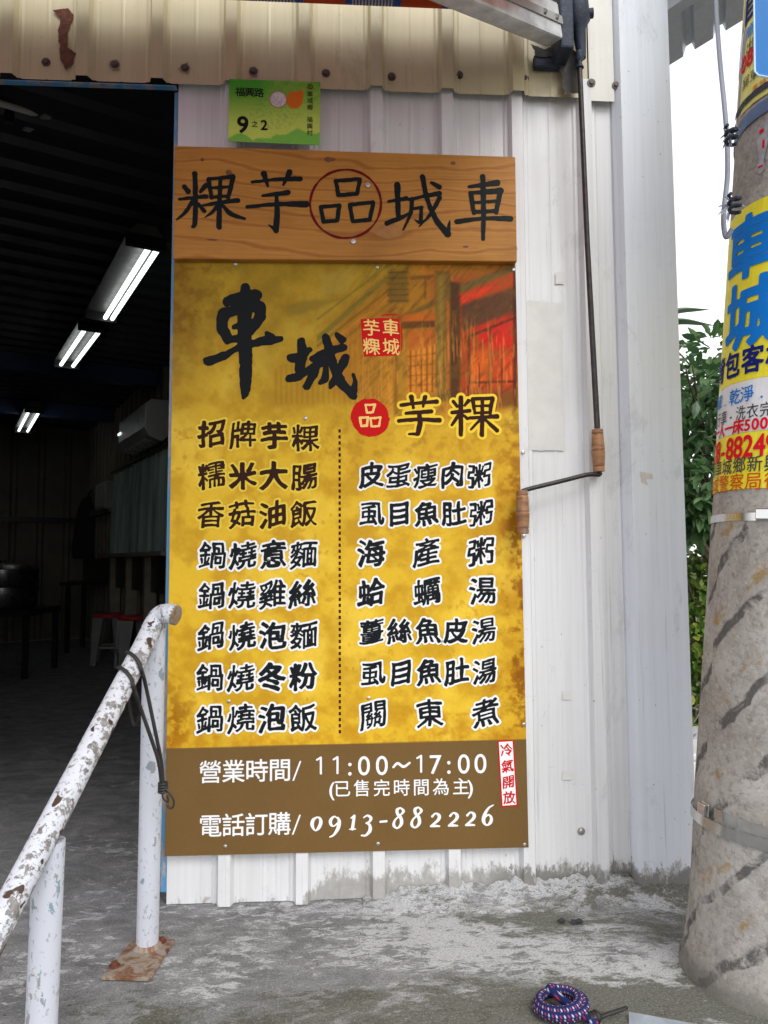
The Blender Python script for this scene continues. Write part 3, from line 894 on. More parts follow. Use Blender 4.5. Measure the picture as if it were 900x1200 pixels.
def plate_col(x, y):
    t = (y - 93) / 74
    c = lerp(np.tile(L((70, 160, 50)), (len(x), 1)), L((196, 214, 96)), sstep(.05, .85, t))
    c = lerp(c, L((190, 205, 90)), .5 * fbm(x / 5, y / 5, 3, 3) * sstep(300, 330, x))
    hill = 161 - 7 * np.abs(np.sin((x - 268) / 9.)) * (x < 300) - (x > 318) * np.clip(12 - np.abs(x - 349) * .55, 0, 12) - (x > 318) * np.clip(5 - np.abs(x - 325) * .5, 0, 5) - np.clip(9 - np.abs(x - 378) * .5, 0, 9) + (x < 300) * (x - 268) * .1
    c = lerp(c, L((92, 178, 70)), .8 * sstep(0, 2, y - hill))
    c = lerp(c, L((110, 150, 60)), .35 * (fbm(x / 2, y / 2, 8, 3) > .56) * ((x - 322) ** 2 / 900 + (y - 132) ** 2 / 400 < 1))
    e1 = ((x - 326) / 10.5) ** 2 + ((y - 116.5) / 10) ** 2
    c = lerp(c, L((150, 95, 50)), sstep(1.05, .95, e1)); c = lerp(c, L((214, 205, 205)) , sstep(.86, .74, e1))
    c = lerp(c, L((150, 130, 140)), .5 * sstep(.8, .6, e1) * (fbm(x / 1.5, y / 3, 2, 2) > .55))
    e2 = ((x - 345) / 10) ** 2 + ((y - 117) / 10.5) ** 2
    tip = (np.abs((x - 347) - (117 - y)) < 7) & (x > 345) & (y < 117) & (x < 355.5) & (y > 105.5)
    c = lerp(c, L((214, 112, 32)), np.maximum(sstep(1.05, .9, e2), tip * 1.0) * (e1 > 1))
    return c
AP = [(268.5, 92.5), (375.5, 96), (374.5, 170), (267.5, 165.5)]
quad_panel('backing_plate', M['alu'], AP, YA + .0005, .002, ap)
plate_grid(AP, YA, 107, 76, plate_col, 'printed_face', M['print'], ap)
mb = MB(); Yt = YA - .0006
def txt(mb, s, px, py, dpx, size, Y, dy=0, **k):
    sz = size * mpp(px, py, Y)
    for i, ch in enumerate(s):
        if ch == ' ': continue
        put_glyph(mb, ch, wall_place(px + dpx * i, py + dy * i, Y), sz, **k)
txt(mb, '福興路', 281.5, 107.5, 11, 12, Yt, .5, grow=.02)
txt(mb, '9', 284.5, 145, 0, 28, Yt, grow=.03); txt(mb, '之', 298.5, 145.5, 0, 8, Yt); txt(mb, '2', 309.5, 146, 0, 17, Yt, grow=.025)
for i, ch in enumerate('車城鄉'): txt(mb, ch, 363.3, 110 + 7.8 * i, 0, 7.5, Yt, grow=.01)
for i, ch in enumerate('福興村'): txt(mb, ch, 363, 140 + 7.8 * i, 0, 7.5, Yt, grow=.01)
mb.build('lettering', M['carved_black'], ap)
cp = P(363.5, 101.5, Yt); r_ = 3 * mpp(363, 101, Yt)
mb = MB(); mb.tube([(cp.x + r_ * math.cos(a * .5236), Yt, cp.z + r_ * math.sin(a * .5236)) for a in range(12)], .0012, 6, closed=True)
mb.tube([(cp.x, Yt, cp.z + r_ * .5), (cp.x - r_ * .4, Yt, cp.z - r_ * .4)], .001, 5); mb.tube([(cp.x, Yt, cp.z + r_ * .5), (cp.x + r_ * .4, Yt, cp.z - r_ * .4)], .001, 5)
mb.build('emblem', M['dark_red'], ap)

# --- wooden board
wb = thing('wooden_signboard', 'varnished pine board with carved black characters and a red ring', 'sign', tuple(P(404, 305, -.05)))
YW = -.054
quad_panel('board', M['timber'], [(204.5, 170.5), (604, 183.5), (606, 306.5), (202.5, 303)], YW, .028, wb, bevel=.003)
ZW = (200, 165, 2.195); Yw = YW - .0012
wood = [
 [(35,118,6),(45,130,7)], [(90,115,7),(76,131,4)], [(22,150,4),(60,146,5),(92,143,6)], [(62,85,7),(64,150,6.5),(62,212,6.5),(56,221,3)],
 [(58,153,6),(36,185,5),(15,203,2.5)], [(72,163,5),(86,180,6)],
 [(98,100,6),(105,146,5)], [(98,98,5),(130,95,5),(160,93,7)], [(160,95,7),(148,146,5.5)], [(105,121,4),(152,118,4)], [(105,145,4),(148,142,4.5)],
 [(84,166,4),(130,158,5),(173,153,7)], [(128,98,5),(126,160,6),(124,222,7)], [(122,165,5),(106,184,4),(88,197,2)], [(130,163,4),(156,188,6.5),(190,200,4)],
 [(210,106,4),(275,99,5),(333,98,7)], [(240,85,8),(250,116,4)], [(306,80,8),(290,113,3)], [(237,141,4),(302,133,7)],
 [(197,170,5),(270,163,5.5),(348,163,9)], [(272,141,5),(274,190,7),(271,230,8)], [(271,230,7),(252,216,2)],
 [(560,156,4),(606,148,6)], [(583,113,8),(586,200,6)], [(556,212,7),(598,195,5),(612,186,2)],
 [(612,151,4),(650,143,5),(691,135,7)], [(621,150,6),(617,188,5),(598,229,2)], [(620,175,4),(646,171,5)], [(645,171,5),(642,208,5),(628,203,2)],
 [(648,93,7),(660,150,6.5),(684,204,7),(713,239,9)], [(713,238,7),(718,205,2)], [(692,146,6),(670,186,5),(640,220,2)], [(671,107,4),(691,119,7)],
 [(768,118,4),(840,108,8)], [(803,92,7),(805,170,6.5),(804,252,5)], [(772,135,7),(780,186,5)], [(772,134,5),(849,128,8)], [(848,130,7),(838,184,5.5)],
 [(778,159,4),(842,154,4)], [(781,183,5),(838,180,5)], [(736,208,7),(800,200,5),(874,200,7.5)]]
wood += box_strokes([(425, 103), (487, 98), (479, 136), (431, 140)], 5.5) + box_strokes([(386, 170), (434, 166), (428, 205), (393, 208)], 5.5) + box_strokes([(461, 164), (521, 158), (512, 203), (468, 207)], 5.5)
mb = MB(); put_strokes(mb, px_strokes(wood, *ZW, Yw), flat_place(Yw), .0016, wob=.003); mb.build('lettering', M['carved_black'], wb)
mb = MB(); ring = [[(450 + 91 * math.cos(a * math.pi / 24), 162 + 88 * math.sin(a * math.pi / 24), 3.0 + .6 * math.sin(a)) for a in range(49)]]
put_strokes(mb, px_strokes(ring, *ZW, Yw), flat_place(Yw), .0016, wob=.002); mb.build('red_ring', M['dark_red'], wb)
for px, py, rx, ry in ((386, 187, 7, 3), (456, 271, 17, 9), (237, 187, 2.5, 2), (268, 202, 4, 3), (531, 191, 3, 2), (248, 281, 7, 1.2), (546, 289, 4, 1.2)):
    patch('knot', M['knot'] if rx < 10 else simple('pale_knot', (.36, .145, .025), .5, 0, .3, 40), [(px + rx * math.cos(a), py + ry * math.sin(a)) for a in np.arange(0, 6.28, .5)], Yw + .0004, wb, .002, px)
for px, py in ((431, 217), (414, 283)):
    p = P(px, py, Yw); MB().lathe([(0, .008), (.003, .007), (.0035, .003)], p, (0, -1, 0), 10).build('screw', M['screw_bright'], wb)

# --- menu poster
mp_ = thing('menu_board', 'large yellow and brown printed menu board with black brush characters', 'menu board', tuple(P(406, 1000, -.03)))
YP = -.030
PQ = [(204, 305.5), (604, 308.5), (619.5, 993), (193, 1003.5)]
quad_panel('backing_board', simple('board_edge', (.7, .7, .7), .5, 0, .1, 9), PQ, YP + .0006, .004, mp_)
def poly_mask(x, y, pts, soft=1.5):
    """1 inside a polygon, soft edge"""
    ins = np.zeros(len(x), bool); dm = np.full(len(x), 1e9); n = len(pts)
    for i in range(n):
        (x1, y1), (x2, y2) = pts[i], pts[(i + 1) % n]
        c = ((y1 > y) != (y2 > y))
        with np.errstate(divide='ignore', invalid='ignore'):
            xi = (x2 - x1) * (y - y1) / (y2 - y1 + 1e-9) + x1
        ins ^= c & (x < xi)
        dx, dy = x2 - x1, y2 - y1; t = np.clip(((x - x1) * dx + (y - y1) * dy) / (dx * dx + dy * dy + 1e-9), 0, 1)
        dm = np.minimum(dm, np.hypot(x - x1 - t * dx, y - y1 - t * dy))
    sd_ = np.where(ins, dm, -dm)
    return sstep(-soft, soft, sd_)
def z7(*p): return [(390 + a / 3.75, 300 + b / 3.75) for a, b in p]
def poster_col(x, y):
    N = len(x); f1 = fbm(x / 26, y / 26, 1, 6, .6); f2 = fbm(x / 9, y / 9, 21, 5, .65); f3 = fbm(x / 60, y / 60, 33, 4)
    c = lerp(np.tile(L((220, 178, 46)), (N, 1)), L((196, 150, 32)), sstep(.35, .7, f1))
    c = lerp(c, L((238, 202, 70)), .7 * sstep(.5, .75, f3))
    top = sstep(560, 330, y)
    c = lerp(c, L((140, 112, 28)), top * (.5 + .6 * f1))
    # dark blotchy borders
    lft = sstep(250, 200, x + 40 * (f1 - .5)) * sstep(560, 350, y)
    c = lerp(c, L((112, 74, 12)), lft * (.5 + .8 * (f2 - .2)))
    c = lerp(c, L((120, 84, 14)), sstep(.42, .62, f2) * sstep(330, 240, x + y * .18 - 40) * .7 * sstep(480, 330, y))
    rgt = sstep(560, 615, x + 60 * (f1 - .5)) * sstep(470, 540, y)
    c = lerp(c, L((170, 112, 16)), rgt * (.35 + .7 * sstep(.4, .65, f2)))
    c = lerp(c, L((128, 76, 8)), sstep(588, 622, x + 40 * (f2 - .5)) * sstep(.35, .6, f2) * sstep(470, 540, y) * .8)
    bl = sstep(235, 195, x + 50 * (f1 - .5)) * sstep(740, 860, y)
    c = lerp(c, L((150, 92, 10)), bl * (.3 + .7 * sstep(.4, .6, f2)))
    bt = sstep(820, 868, y + 40 * (f1 - .5))
    c = lerp(c, L((190, 132, 22)), bt * .55 * sstep(.4, .62, f2))
    c = lerp(c, L((178, 118, 18)), .5 * sstep(.6, .75, f2) * sstep(.45, .6, f3))
    # old street fading into the ground tint
    def put(pts, col, a=1., soft=1.5):
        nonlocal c
        c = lerp(c, L(col), poly_mask(x, y, pts, soft) * a)
    put([(318, 425), (420, 395), (420, 478), (318, 476)], (176, 130, 30), .6, 12)
    for k in range(17):
        xx = 322 + k * 6.2; put([(xx, 432 - k * 2), (xx + 2.4, 431 - k * 2), (xx + 2.4, 474), (xx, 473)], (128, 88, 18), .30, 1.2)
    put([(330, 360), (355, 352), (400, 350), (372, 362), (340, 372)], (120, 98, 32), .5, 3)
    put([(375, 322), (420, 312), (404, 344), (376, 346)], (172, 146, 60), .5, 3)
    put(z7((0, 300), (60, 250), (300, 55), (470, 20), (800, 30), (800, 660), (420, 740), (0, 600)), (170, 108, 24), .75, 16)
    put(z7((430, 100), (800, 30), (800, 660), (560, 700), (480, 560)), (150, 62, 18), .85, 14)
    put(z7((560, 130), (810, 60), (810, 640), (560, 640)), (172, 62, 16), .9, 4)
    put(z7((560, 170), (720, 130), (640, 175), (555, 235)), (224, 52, 22), .95, 3)
    put(z7((560, 215), (810, 130), (810, 250), (570, 330)), (84, 56, 32), .95, 3)
    put(z7((620, 320), (810, 250), (810, 400), (700, 420), (650, 380)), (204, 26, 20), .9, 7)
    put(z7((605, 440), (685, 410), (685, 560), (605, 580)), (214, 92, 20), .9, 6)
    put(z7((700, 440), (810, 400), (810, 560), (700, 575)), (206, 66, 20), .9, 6)
    for q in (((592, 350), (810, 262), (810, 274), (592, 364)), ((686, 320), (695, 318), (695, 610), (686, 610)), ((592, 350), (604, 346), (604, 640), (592, 640)), ((600, 552), (800, 545), (800, 556), (600, 562)), ((792, 60), (810, 60), (810, 660), (792, 660)), ((640, 470), (646, 470), (646, 610), (640, 610)), ((740, 450), (746, 450), (746, 600), (740, 600))):
        put(z7(*q), (66, 32, 16), .85, 1)
    put(z7((600, 600), (800, 590), (800, 660), (600, 680)), (110, 70, 22), .8, 6)
    # roof lines, rafters
    for k in range(9):
        put(z7((330 + k * 22, 40), (338 + k * 22, 40), (450 + k * 10, 100 + k * 2), (442 + k * 10, 102 + k * 2)), (206, 104, 30), .7, 1)
    for a, b_, w_, cc, al in ((290, 60, 26, (122, 108, 36), .9), (250, 36, 10, (172, 128, 36), .8), (330, 130, 12, (110, 84, 24), .7), (215, 20, 8, (104, 90, 30), .7), (360, 160, 8, (206, 130, 40), .7), (395, 190, 10, (120, 84, 26), .6)):
        put(z7((-70, a + 60), (265, b_), (265, b_ + w_), (-70, a + 60 + w_ * 1.2)), cc, al, 1.2)
    put(z7((290, 270), (450, 190), (450, 215), (290, 292)), (108, 84, 26), .85, 1.5)
    put(z7((300, 258), (450, 245), (450, 285), (300, 290)), (196, 92, 22), .8, 3)
    put(z7((300, 288), (450, 284), (450, 312), (300, 322)), (92, 52, 18), .85, 1.5)
    put(z7((330, 330), (450, 322), (450, 390), (330, 420)), (190, 92, 24), .85, 4)
    put(z7((330, 418), (456, 390), (456, 600), (330, 600)), (222, 132, 32), .9, 3)
    for k in range(5): put(z7((338 + k * 24, 415 - k * 5), (346 + k * 24, 413 - k * 5), (346 + k * 24, 600), (338 + k * 24, 600)), (112, 58, 16), .8, .8)
    for k in range(4): put(z7((330, 440 + k * 42), (455, 425 + k * 45), (455, 431 + k * 45), (330, 447 + k * 42)), (120, 64, 18), .6, .8)
    put(z7((225, 440), (265, 430), (265, 680), (225, 690)), (206, 138, 34), .7, 3)
    put(z7((268, 420), (284, 420), (284, 700), (268, 700)), (130, 84, 20), .7, 2)
    put(z7((245, 62), (330, 62), (330, 205), (245, 210)), (116, 88, 28), .9, 3)
    for k in range(6): put(z7((240, 70 + k * 25), (335, 68 + k * 25), (335, 74 + k * 25), (240, 76 + k * 25)), (76, 56, 18), .6, .8)
    put(z7((340, 90), (450, 80), (450, 96), (340, 106)), (92, 62, 22), .7, 1)
    put(z7((400, 90), (412, 90), (412, 190), (400, 190)), (92, 62, 22), .6, 1)
    put(z7((500, 148), (800, 36), (800, 66), (520, 180)), (102, 86, 36), .95, 2)
    put(z7((450, 65), (520, 65), (520, 640), (450, 640)), (112, 86, 28), .95, 2)
    put(z7((465, 90), (485, 90), (485, 600), (465, 600)), (158, 126, 44), .7, 5)
    put(z7((516, 110), (560, 120), (560, 640), (516, 640)), (74, 46, 20), .92, 2)
    put(z7((500, 200), (512, 200), (512, 600), (500, 600)), (196, 98, 24), .7, 1.5)
    c = lerp(c, L((120, 84, 20)), .35 * sstep(.5, .7, f2) * sstep(420, 460, x) * sstep(540, 500, y))
    # worn brushwork of the print
    ln_ = fbm((x * .8 + y * .75) / 2.2, (y * .8 - x * .6) / 16, 41, 4, .6)
    vz = fbm(x / 2.0, y / 34, 52, 4, .6)
    zone = sstep(375, 450, x) * sstep(530, 470, y)
    c = lerp(c, L((58, 38, 14)), zone * .4 * sstep(.52, .7, ln_))
    c = lerp(c, L((230, 150, 60)), zone * .35 * sstep(.55, .7, vz) * sstep(360, 400, y))
    # fade back to yellow below
    fade = sstep(462, 545, y + .12 * (420 - x) + 30 * (f1 - .5))
    c = lerp(c, lerp(np.tile(L((214, 168, 40)), (N, 1)), L((180, 132, 28)), sstep(.4, .7, f2)), fade * sstep(600, 480, y) * sstep(330, 380, x))
    # brown footer
    edge = 877 + (866 - 877) * (x - 195) / 422
    ft = sstep(-.6, .6, y - edge)
    br = lerp(np.tile(L((108, 82, 46)), (N, 1)), L((116, 90, 52)), f3)
    return lerp(c, br, ft)
plate_grid(PQ, YP, 320, 560, poster_col, 'printed_face', M['print'], mp_)

M['ink_black'] = ink('ink_black', (.010, .012, .014)); M['ink_brown'] = ink('ink_brown', (.035, .012, .008)); M['ink_white'] = ink('ink_white', (.82, .82, .82))
M['ink_yellow'] = ink('ink_yellow', s2l((236, 200, 60))); M['ink_red'] = ink('ink_red', s2l((196, 22, 24))); M['ink_cream'] = ink('ink_cream', s2l((240, 200, 120)))
M['ink_glow'] = ink('ink_pale_yellow', s2l((226, 196, 70)))
Y1, Y2, Y3 = YP - .0005, YP - .0009, YP - .0013
left = [('招牌芋粿', 248.5, 358, 507.5, 513, 1), ('糯米大腸', 248, 357, 556.5, 558, 1), ('香菇油飯', 247, 356, 603, 602, 1),
        ('鍋燒意麵', 249, 356, 650.5, 650, 0), ('鍋燒雞絲', 248, 355, 697.5, 696, 0), ('鍋燒泡麵', 247.5, 356, 745.5, 744, 0),
        ('鍋燒冬粉', 246, 355, 794, 793, 0), ('鍋燒泡飯', 246, 355, 843, 841, 0)]
right = [('皮蛋瘦肉粥', 435, 562, 557, 557, 0), ('虱目魚肚粥', 436, 564, 601.5, 601, 0), ('海 產 粥', 435, 564, 647.5, 646.5, 0),
         ('蛤 蠣 湯', 435, 566, 694, 692.5, 0), ('薑絲魚皮湯', 435.5, 567, 740, 739, 0), ('虱目魚肚湯', 437.5, 568, 788.5, 786.5, 0), ('關 東 煮', 437.5, 569.5, 837.5, 835, 0)]
sd_i = 0
for s, xa, xb, ya, yb, brown in left + right:
    n = len(s); fg, halo = MB(), MB()
    for i, ch in enumerate(s):
        if ch == ' ': continue
        sd_i += 1; t = i / (n - 1)
        px, py = xa + (xb - xa) * t, ya + (yb - ya) * t
        sz = 33.2 * mpp(px, py, Y2)
        if n == 5 and ' ' not in s: sz *= .9
        q_ = min(1, max(0, (ink_area(ch) - .20) / .13))
        kw = dict(nib=round(.023 - .011 * q_, 3), brush=True, seed=sd_i, rise=.13, slant=.02)
        g = .031 - .018 * q_
        put_glyph(fg, ch, wall_place(px, py, Y2), sz, grow=g, **kw)
        put_glyph(halo, ch, wall_place(px, py, Y1), sz, grow=g + .07, **kw)
    o = fg.build('menu_line', M['ink_brown'] if brown else M['ink_black'], mp_)
    halo.build('outline', M['ink_glow'] if brown else M['ink_white'], o)
# big title
Z6 = (190, 300, 3.913)
che = [[(298,210,20),(340,200,26),(380,188,27),(432,180,21)], [(283,262,24),(277,315,25),(296,372,20)], [(290,262,20),(370,238,22),(440,232,26)],
       [(448,238,26),(444,285,24),(402,345,20)], [(330,325,10),(372,312,14),(410,297,10)], [(300,385,14),(345,378,14),(395,352,16)],
       [(206,482,17),(262,468,16),(335,428,13),(440,394,15),(500,386,19),(543,380,8)], [(480,354,7),(505,372,14)],
       [(380,142,16),(382,220,28),(378,320,30),(380,450,27),(383,560,24),(379,622,18),(375,648,7)]]
cheng = [[(592,466,18),(632,458,20),(674,432,13)], [(637,394,18),(642,440,22),(628,545,20)], [(584,562,17),(632,548,17),(694,503,9)],
         [(735,446,13),(712,488,16),(692,545,18),(662,598,16)], [(690,470,12),(742,446,15),(832,420,14)], [(752,372,14),(766,440,19),(790,520,19),(832,592,19),(876,640,15)],
         [(876,636,14),(884,580,8),(878,545,3)], [(722,500,10),(752,490,12)], [(752,490,12),(748,556,13),(724,582,9)], [(842,468,16),(812,522,15),(772,600,9)], [(802,358,9),(828,384,14)]]
put_strokes(mb := MB(), px_strokes(che + cheng, *Z6, Y2), flat_place(Y2), .0022, grow=.0022, wob=.009); mb.build('title', M['ink_black'], mp_)
Z7 = (390, 300, 3.75)
yu = [[(300,655,8),(380,646,8),(456,640,10)], [(345,620,11),(354,666,7)], [(406,620,11),(397,661,6)], [(322,691,8),(432,683,10)], [(290,724,9),(380,718,9),(468,722,11)], [(380,690,10),(383,740,12),(374,780,11)], [(374,782,9),(336,782,5)]]
kuo = [[(530,640,8),(546,660,8)], [(596,636,9),(580,657,6)], [(524,688,8),(602,680,9)], [(563,622,11),(563,785,10)], [(555,697,8),(524,742,6)], [(575,699,6),(592,715,8)],
       [(615,628,9),(624,690,8)], [(615,628,8),(702,625,9)], [(702,626,10),(691,690,8)], [(620,660,6),(696,657,6)], [(624,690,7),(691,688,7)], [(602,712,8),(722,705,10)], [(657,630,8),(656,785,11)], [(650,716,8),(608,762,6)], [(664,714,7),(722,766,10)]]
o = None
fg = MB(); put_strokes(fg, px_strokes(yu + kuo, *Z7, Y2), flat_place(Y2), .0018, wob=.003); o = fg.build('title', M['ink_brown'], mp_)
h_ = MB(); put_strokes(h_, px_strokes(yu + kuo, *Z7, Y1), flat_place(Y1), .002, grow=.0072); h_.build('outline', M['ink_yellow'], o)
mb = MB(); put_strokes(mb, px_strokes([[(162, 708, 82)], [(110, 745, 12), (130, 775, 12), (175, 785, 9), (225, 765, 6), (247, 715, 3)]], *Z7, Y1), flat_place(Y1), .002, wob=.006)
o = mb.build('red_disc', M['ink_red'], mp_)
mb = MB(); put_strokes(mb, px_strokes(box_strokes([(144, 655), (186, 652), (176, 686), (150, 689)], 5) + box_strokes([(119, 711), (155, 708), (150, 745), (125, 747)], 5) + box_strokes([(166, 713), (210, 709), (203, 747), (170, 749)], 5), *Z7, Y2), flat_place(Y2), .0014, wob=.003)
mb.build('lettering', M['ink_cream'], o)
mb = MB(); mb.prism([tuple(P(390 + a / 3.75, 300 + b / 3.75, Y1)) for a, b in ((122, 278), (210, 272), (292, 276), (298, 340), (294, 436), (220, 440), (138, 442), (130, 390))][::-1], (0, .0003, 0))
put_strokes(mb, px_strokes([[(212, 262, 2), (250, 257, 4), (290, 258, 2)], [(300, 300, 2), (304, 360, 3), (302, 415, 2)]], *Z7, Y1), flat_place(Y1), .0018)
o = mb.build('red_seal', M['ink_red'], mp_)
mb = MB()
for ch, x, y in (('芋', 170, 317), ('車', 255, 316), ('粿', 170, 398), ('城', 256, 398)): txt(mb, ch, 390 + x / 3.75, 300 + y / 3.75, 0, 21, Y2, grow=.012, brush=True, seed=3)
mb.build('lettering', M['ink_cream'], o)
# dotted divider
mb = MB()
for k in range(51):
    y = 503 + k * 7.05; px = 398 + (y - 503) * .0008
    a, b = P(px - 1.3, y, Y1), P(px + 1.3, y + 3.9, Y1)
    mb.box(a.x, b.x, Y1, Y1 + .0003, b.z, a.z)
mb.build('dotted_divider', M['ink_brown'], mp_)
# footer
def run(mb, s, x0, x1, y0, y1, size, Y, **k):
    n = len(s)
    for i, ch in enumerate(s):
        if ch == ' ': continue
        t = i / max(1, n - 1); px, py = x0 + (x1 - x0) * t, y0 + (y1 - y0) * t
        put_glyph(mb, ch, wall_place(px, py, Y), size * mpp(px, py, Y), **k)
mb = MB(); run(mb, '營業時間', 246.5, 328, 904.5, 902, 28, Y1, grow=.012); run(mb, '/', 348, 348, 902, 902, 33, Y1, grow=-.005, slant=.1); mb.build('lettering', M['ink_white'], mp_)
mb = MB()
for x, y in ((375, 897), (394.5, 896.6), (492.5, 895)):
    put_strokes(mb, px_strokes([[(x + 1, y - 9.3, 1.25), (x + 1, y + 9.4, 1.25)], [(x + .8, y - 9.2, 1.2), (x - 3.6, y - 6.6, 1.1)]], 0, 0, 1, Y1), flat_place(Y1), .0012)
for ch, x in zip('11:00', (375, 394.5, 410, 426.5, 447.5)): run(mb, ch, x, x, 898.5 - (x - 374) * .016, 0, 29, Y1, grow=-.004, asp=1.05) if 0 else ch != '1' and put_glyph(mb, ch, wall_place(x, 897 - (x - 374) * .016, Y1), 31 * mpp(x, 897, Y1), grow=.008)
for ch, x in zip('17:00', (492.5, 510.5, 526, 543.5, 563)): ch != '1' and put_glyph(mb, ch, wall_place(x, 895 - (x - 494) * .02, Y1), 31 * mpp(x, 895, Y1), grow=.008)
put_strokes(mb, px_strokes([[(461, 899, 1.3), (466, 894.5, 1.5), (473, 898.5, 1.5), (480, 894, 1.3)]], 0, 0, 1, Y1), flat_place(Y1), .0015)
mb.build('lettering', M['ink_white'], mp_)
mb = MB(); run(mb, '已售完時間為主', 401, 540, 924, 921.5, 20.5, Y1, grow=.008); run(mb, '(', 389, 389, 924, 924, 22, Y1); run(mb, ')', 551, 551, 921.5, 921.5, 22, Y1); mb.build('lettering', M['ink_white'], mp_)
mb = MB(); run(mb, '電話訂購', 246.5, 327.5, 967.5, 965, 28, Y1, grow=.012); run(mb, '/', 347.5, 347.5, 965, 965, 33, Y1, grow=-.005, slant=.1); mb.build('lettering', M['ink_white'], mp_)
# telephone number in italic serif figures (unit box: x 0..1, y 0 baseline .. 1 x-height)
fig = {'0': [[(.5,1,.05),(.2,.78,.12),(.12,.4,.13),(.35,.02,.05),(.62,.2,.12),(.8,.6,.13),(.72,.9,.09),(.5,1,.05)]],
       '9': [[(.72,.85,.05),(.45,1,.06),(.16,.72,.12),(.2,.4,.1),(.42,.3,.05),(.68,.5,.06)], [(.74,.92,.06),(.84,.6,.13),(.72,.1,.13),(.4,-.35,.08),(.1,-.5,.05)]],
       '1': [[(.28,.84,.05),(.6,1,.08)], [(.6,1,.1),(.42,.06,.12)], [(.14,.02,.045),(.72,.04,.045)]],
       '3': [[(.22,.85,.05),(.5,1,.07),(.78,.82,.11),(.66,.55,.08),(.4,.44,.05)], [(.4,.45,.05),(.68,.3,.1),(.7,-.1,.13),(.38,-.45,.08),(.05,-.46,.06)]],
       '8': [[(.62,1.5,.05),(.36,1.34,.11),(.4,1.04,.11),(.66,.72,.12),(.68,.3,.12),(.36,0,.06),(.1,.22,.11),(.2,.6,.07),(.6,.95,.06),(.86,1.25,.1),(.62,1.5,.05)]],
       '2': [[(.24,.78,.09),(.5,1,.06),(.78,.82,.12),(.68,.5,.11),(.1,.06,.05)], [(.12,.05,.06),(.45,.08,.09),(.8,.06,.06)]],
       '6': [[(.95,1.5,.04),(.55,1.25,.08),(.25,.75,.13),(.18,.3,.13),(.42,.02,.06),(.72,.22,.12),(.78,.58,.1),(.55,.78,.06),(.28,.55,.05)]],
       '-': [[(.15,.5,.08),(.75,.54,.08)]]}
mb = MB()
for ch, x, w_ in (('0', 364, 15), ('9', 385, 15), ('1', 408, 12), ('3', 423, 15), ('-', 444, 12), ('8', 460, 15), ('8', 481, 15), ('2', 503, 15), ('2', 524, 15), ('2', 544, 15), ('6', 564, 15)):
    yb = 973.5 - (x - 364) * .031
    st = [[(x + a * w_, yb - b * 16, r * 16) for a, b, r in s] for s in fig[ch]]
    put_strokes(mb, px_strokes(st, 0, 0, 1, Y1), flat_place(Y1), .0011)
mb.build('telephone_number', M['ink_white'], mp_)
for px, py in ((276, 309), (442, 313), (602, 316), (358, 490), (315, 675 - 20), (268, 822), (432, 818), (613, 530), (614, 628), (614, 849), (264, 992), (443, 989), (615, 990)):
    p = P(px, py, YP - .0015); MB().lathe([(0, .0055), (.002, .005), (.003, .0025)], (p.x, YP, p.z), (0, -1, 0), 10).build('screw', M['screw_bright'], mp_)
# sticker on the board
st_ = thing('sticker_strip', 'narrow white sticker with red frame and red characters at the lower right of the menu', 'sticker', tuple(P(596, 945, YP - .001)))
SQ = [(583, 868), (602, 867), (607, 944.5), (587.5, 946)]
quad_panel('red_frame', M['ink_red'], SQ, YP - .0009, .0003, st_)
quad_panel('paper', M['ink_white'], [(584.6, 869.6), (600.6, 868.7), (605.2, 943), (589, 944.2)], YP - .0013, .0003, st_)
mb = MB()
for i, ch in enumerate('冷氣開放'): put_glyph(mb, ch, wall_place(593.6 + i * 1.1, 879 + i * 18.6, YP - .0018), 15 * mpp(594, 900, YP), grow=.008, nib=.014, brush=True, seed=i + 60, rise=.08)
mb.build('lettering', M['ink_red'], st_)
# ------------------------------------------------------------------ handrail with its cord
hr = thing('handrail', 'white pipe handrail with flaking paint in front of the dark doorway', 'handrail', tuple(G(172, 1112)))
def at(cx, py, depth):                     # helper: lateral photo column, height from row, at a distance
    return D(cx, py, depth)
A_ = at(184, 727, 1.77); B_ = at(57, 972, 1.33)
dr = (B_ - A_)
E_ = A_ + dr * 2.1
A0 = at(176, 740, 1.78)
top = [at(206, 721, 1.74), at(197, 719, 1.745), at(187, 722, 1.755), at(178, 736, 1.745), A_ + dr * .16, A_ + dr * .5, B_, A_ + dr * 1.5, E_]
MB().tube(smooth_path(top, 6), .0235, 18).build('top_rail', M['chipped'], hr, smooth=True)
e_ = (top[0] - top[1]).normalized(); MB().lathe([(-.004, .0236), (.002, .0238), (.004, .02)], top[0], e_, 16).build('end_cap', M['plate'], hr)
pc = G(172.5, 1113); p_top = at(181, 735, 1.765)
MB().tube([pc, pc.lerp(p_top, .5), p_top], .0262, 18).build('post', M['post'], hr, smooth=True)
B2 = at(58, 985, 1.335); foot2 = Vector((B2.x - .012, B2.y, -.2))
MB().tube([foot2, foot2.lerp(B2, .5), B2], .0265, 18).build('post', M['post'], hr, smooth=True)
pl = MB().prism([tuple(G(*q) + Vector((0, 0, .002))) for q in ((118, 1150), (176, 1151.5), (205, 1105), (158, 1103))], (0, 0, .008)).build('base_plate', M['plate'], hr, bevel=.0015)
MB().box(foot2.x - .06, foot2.x + .06, foot2.y - .06, foot2.y + .06, -.2, -.192).build('base_plate', M['plate'], hr)
MB().lathe([(0, .036), (.004, .033), (.009, .028), (.012, .0265)], pc + Vector((0, 0, .010)), (0, 0, 1), 18).build('weld', M['plate'], pl, smooth=True)
for q in ((134, 1138), (189, 1109)):
    c = G(*q) + Vector((0, 0, .010)); MB().lathe([(0, .013), (.003, .013), (.0032, .008), (.010, .008), (.011, .006)], c, (0, 0, 1), 8).build('bolt', M['rust'], pl)
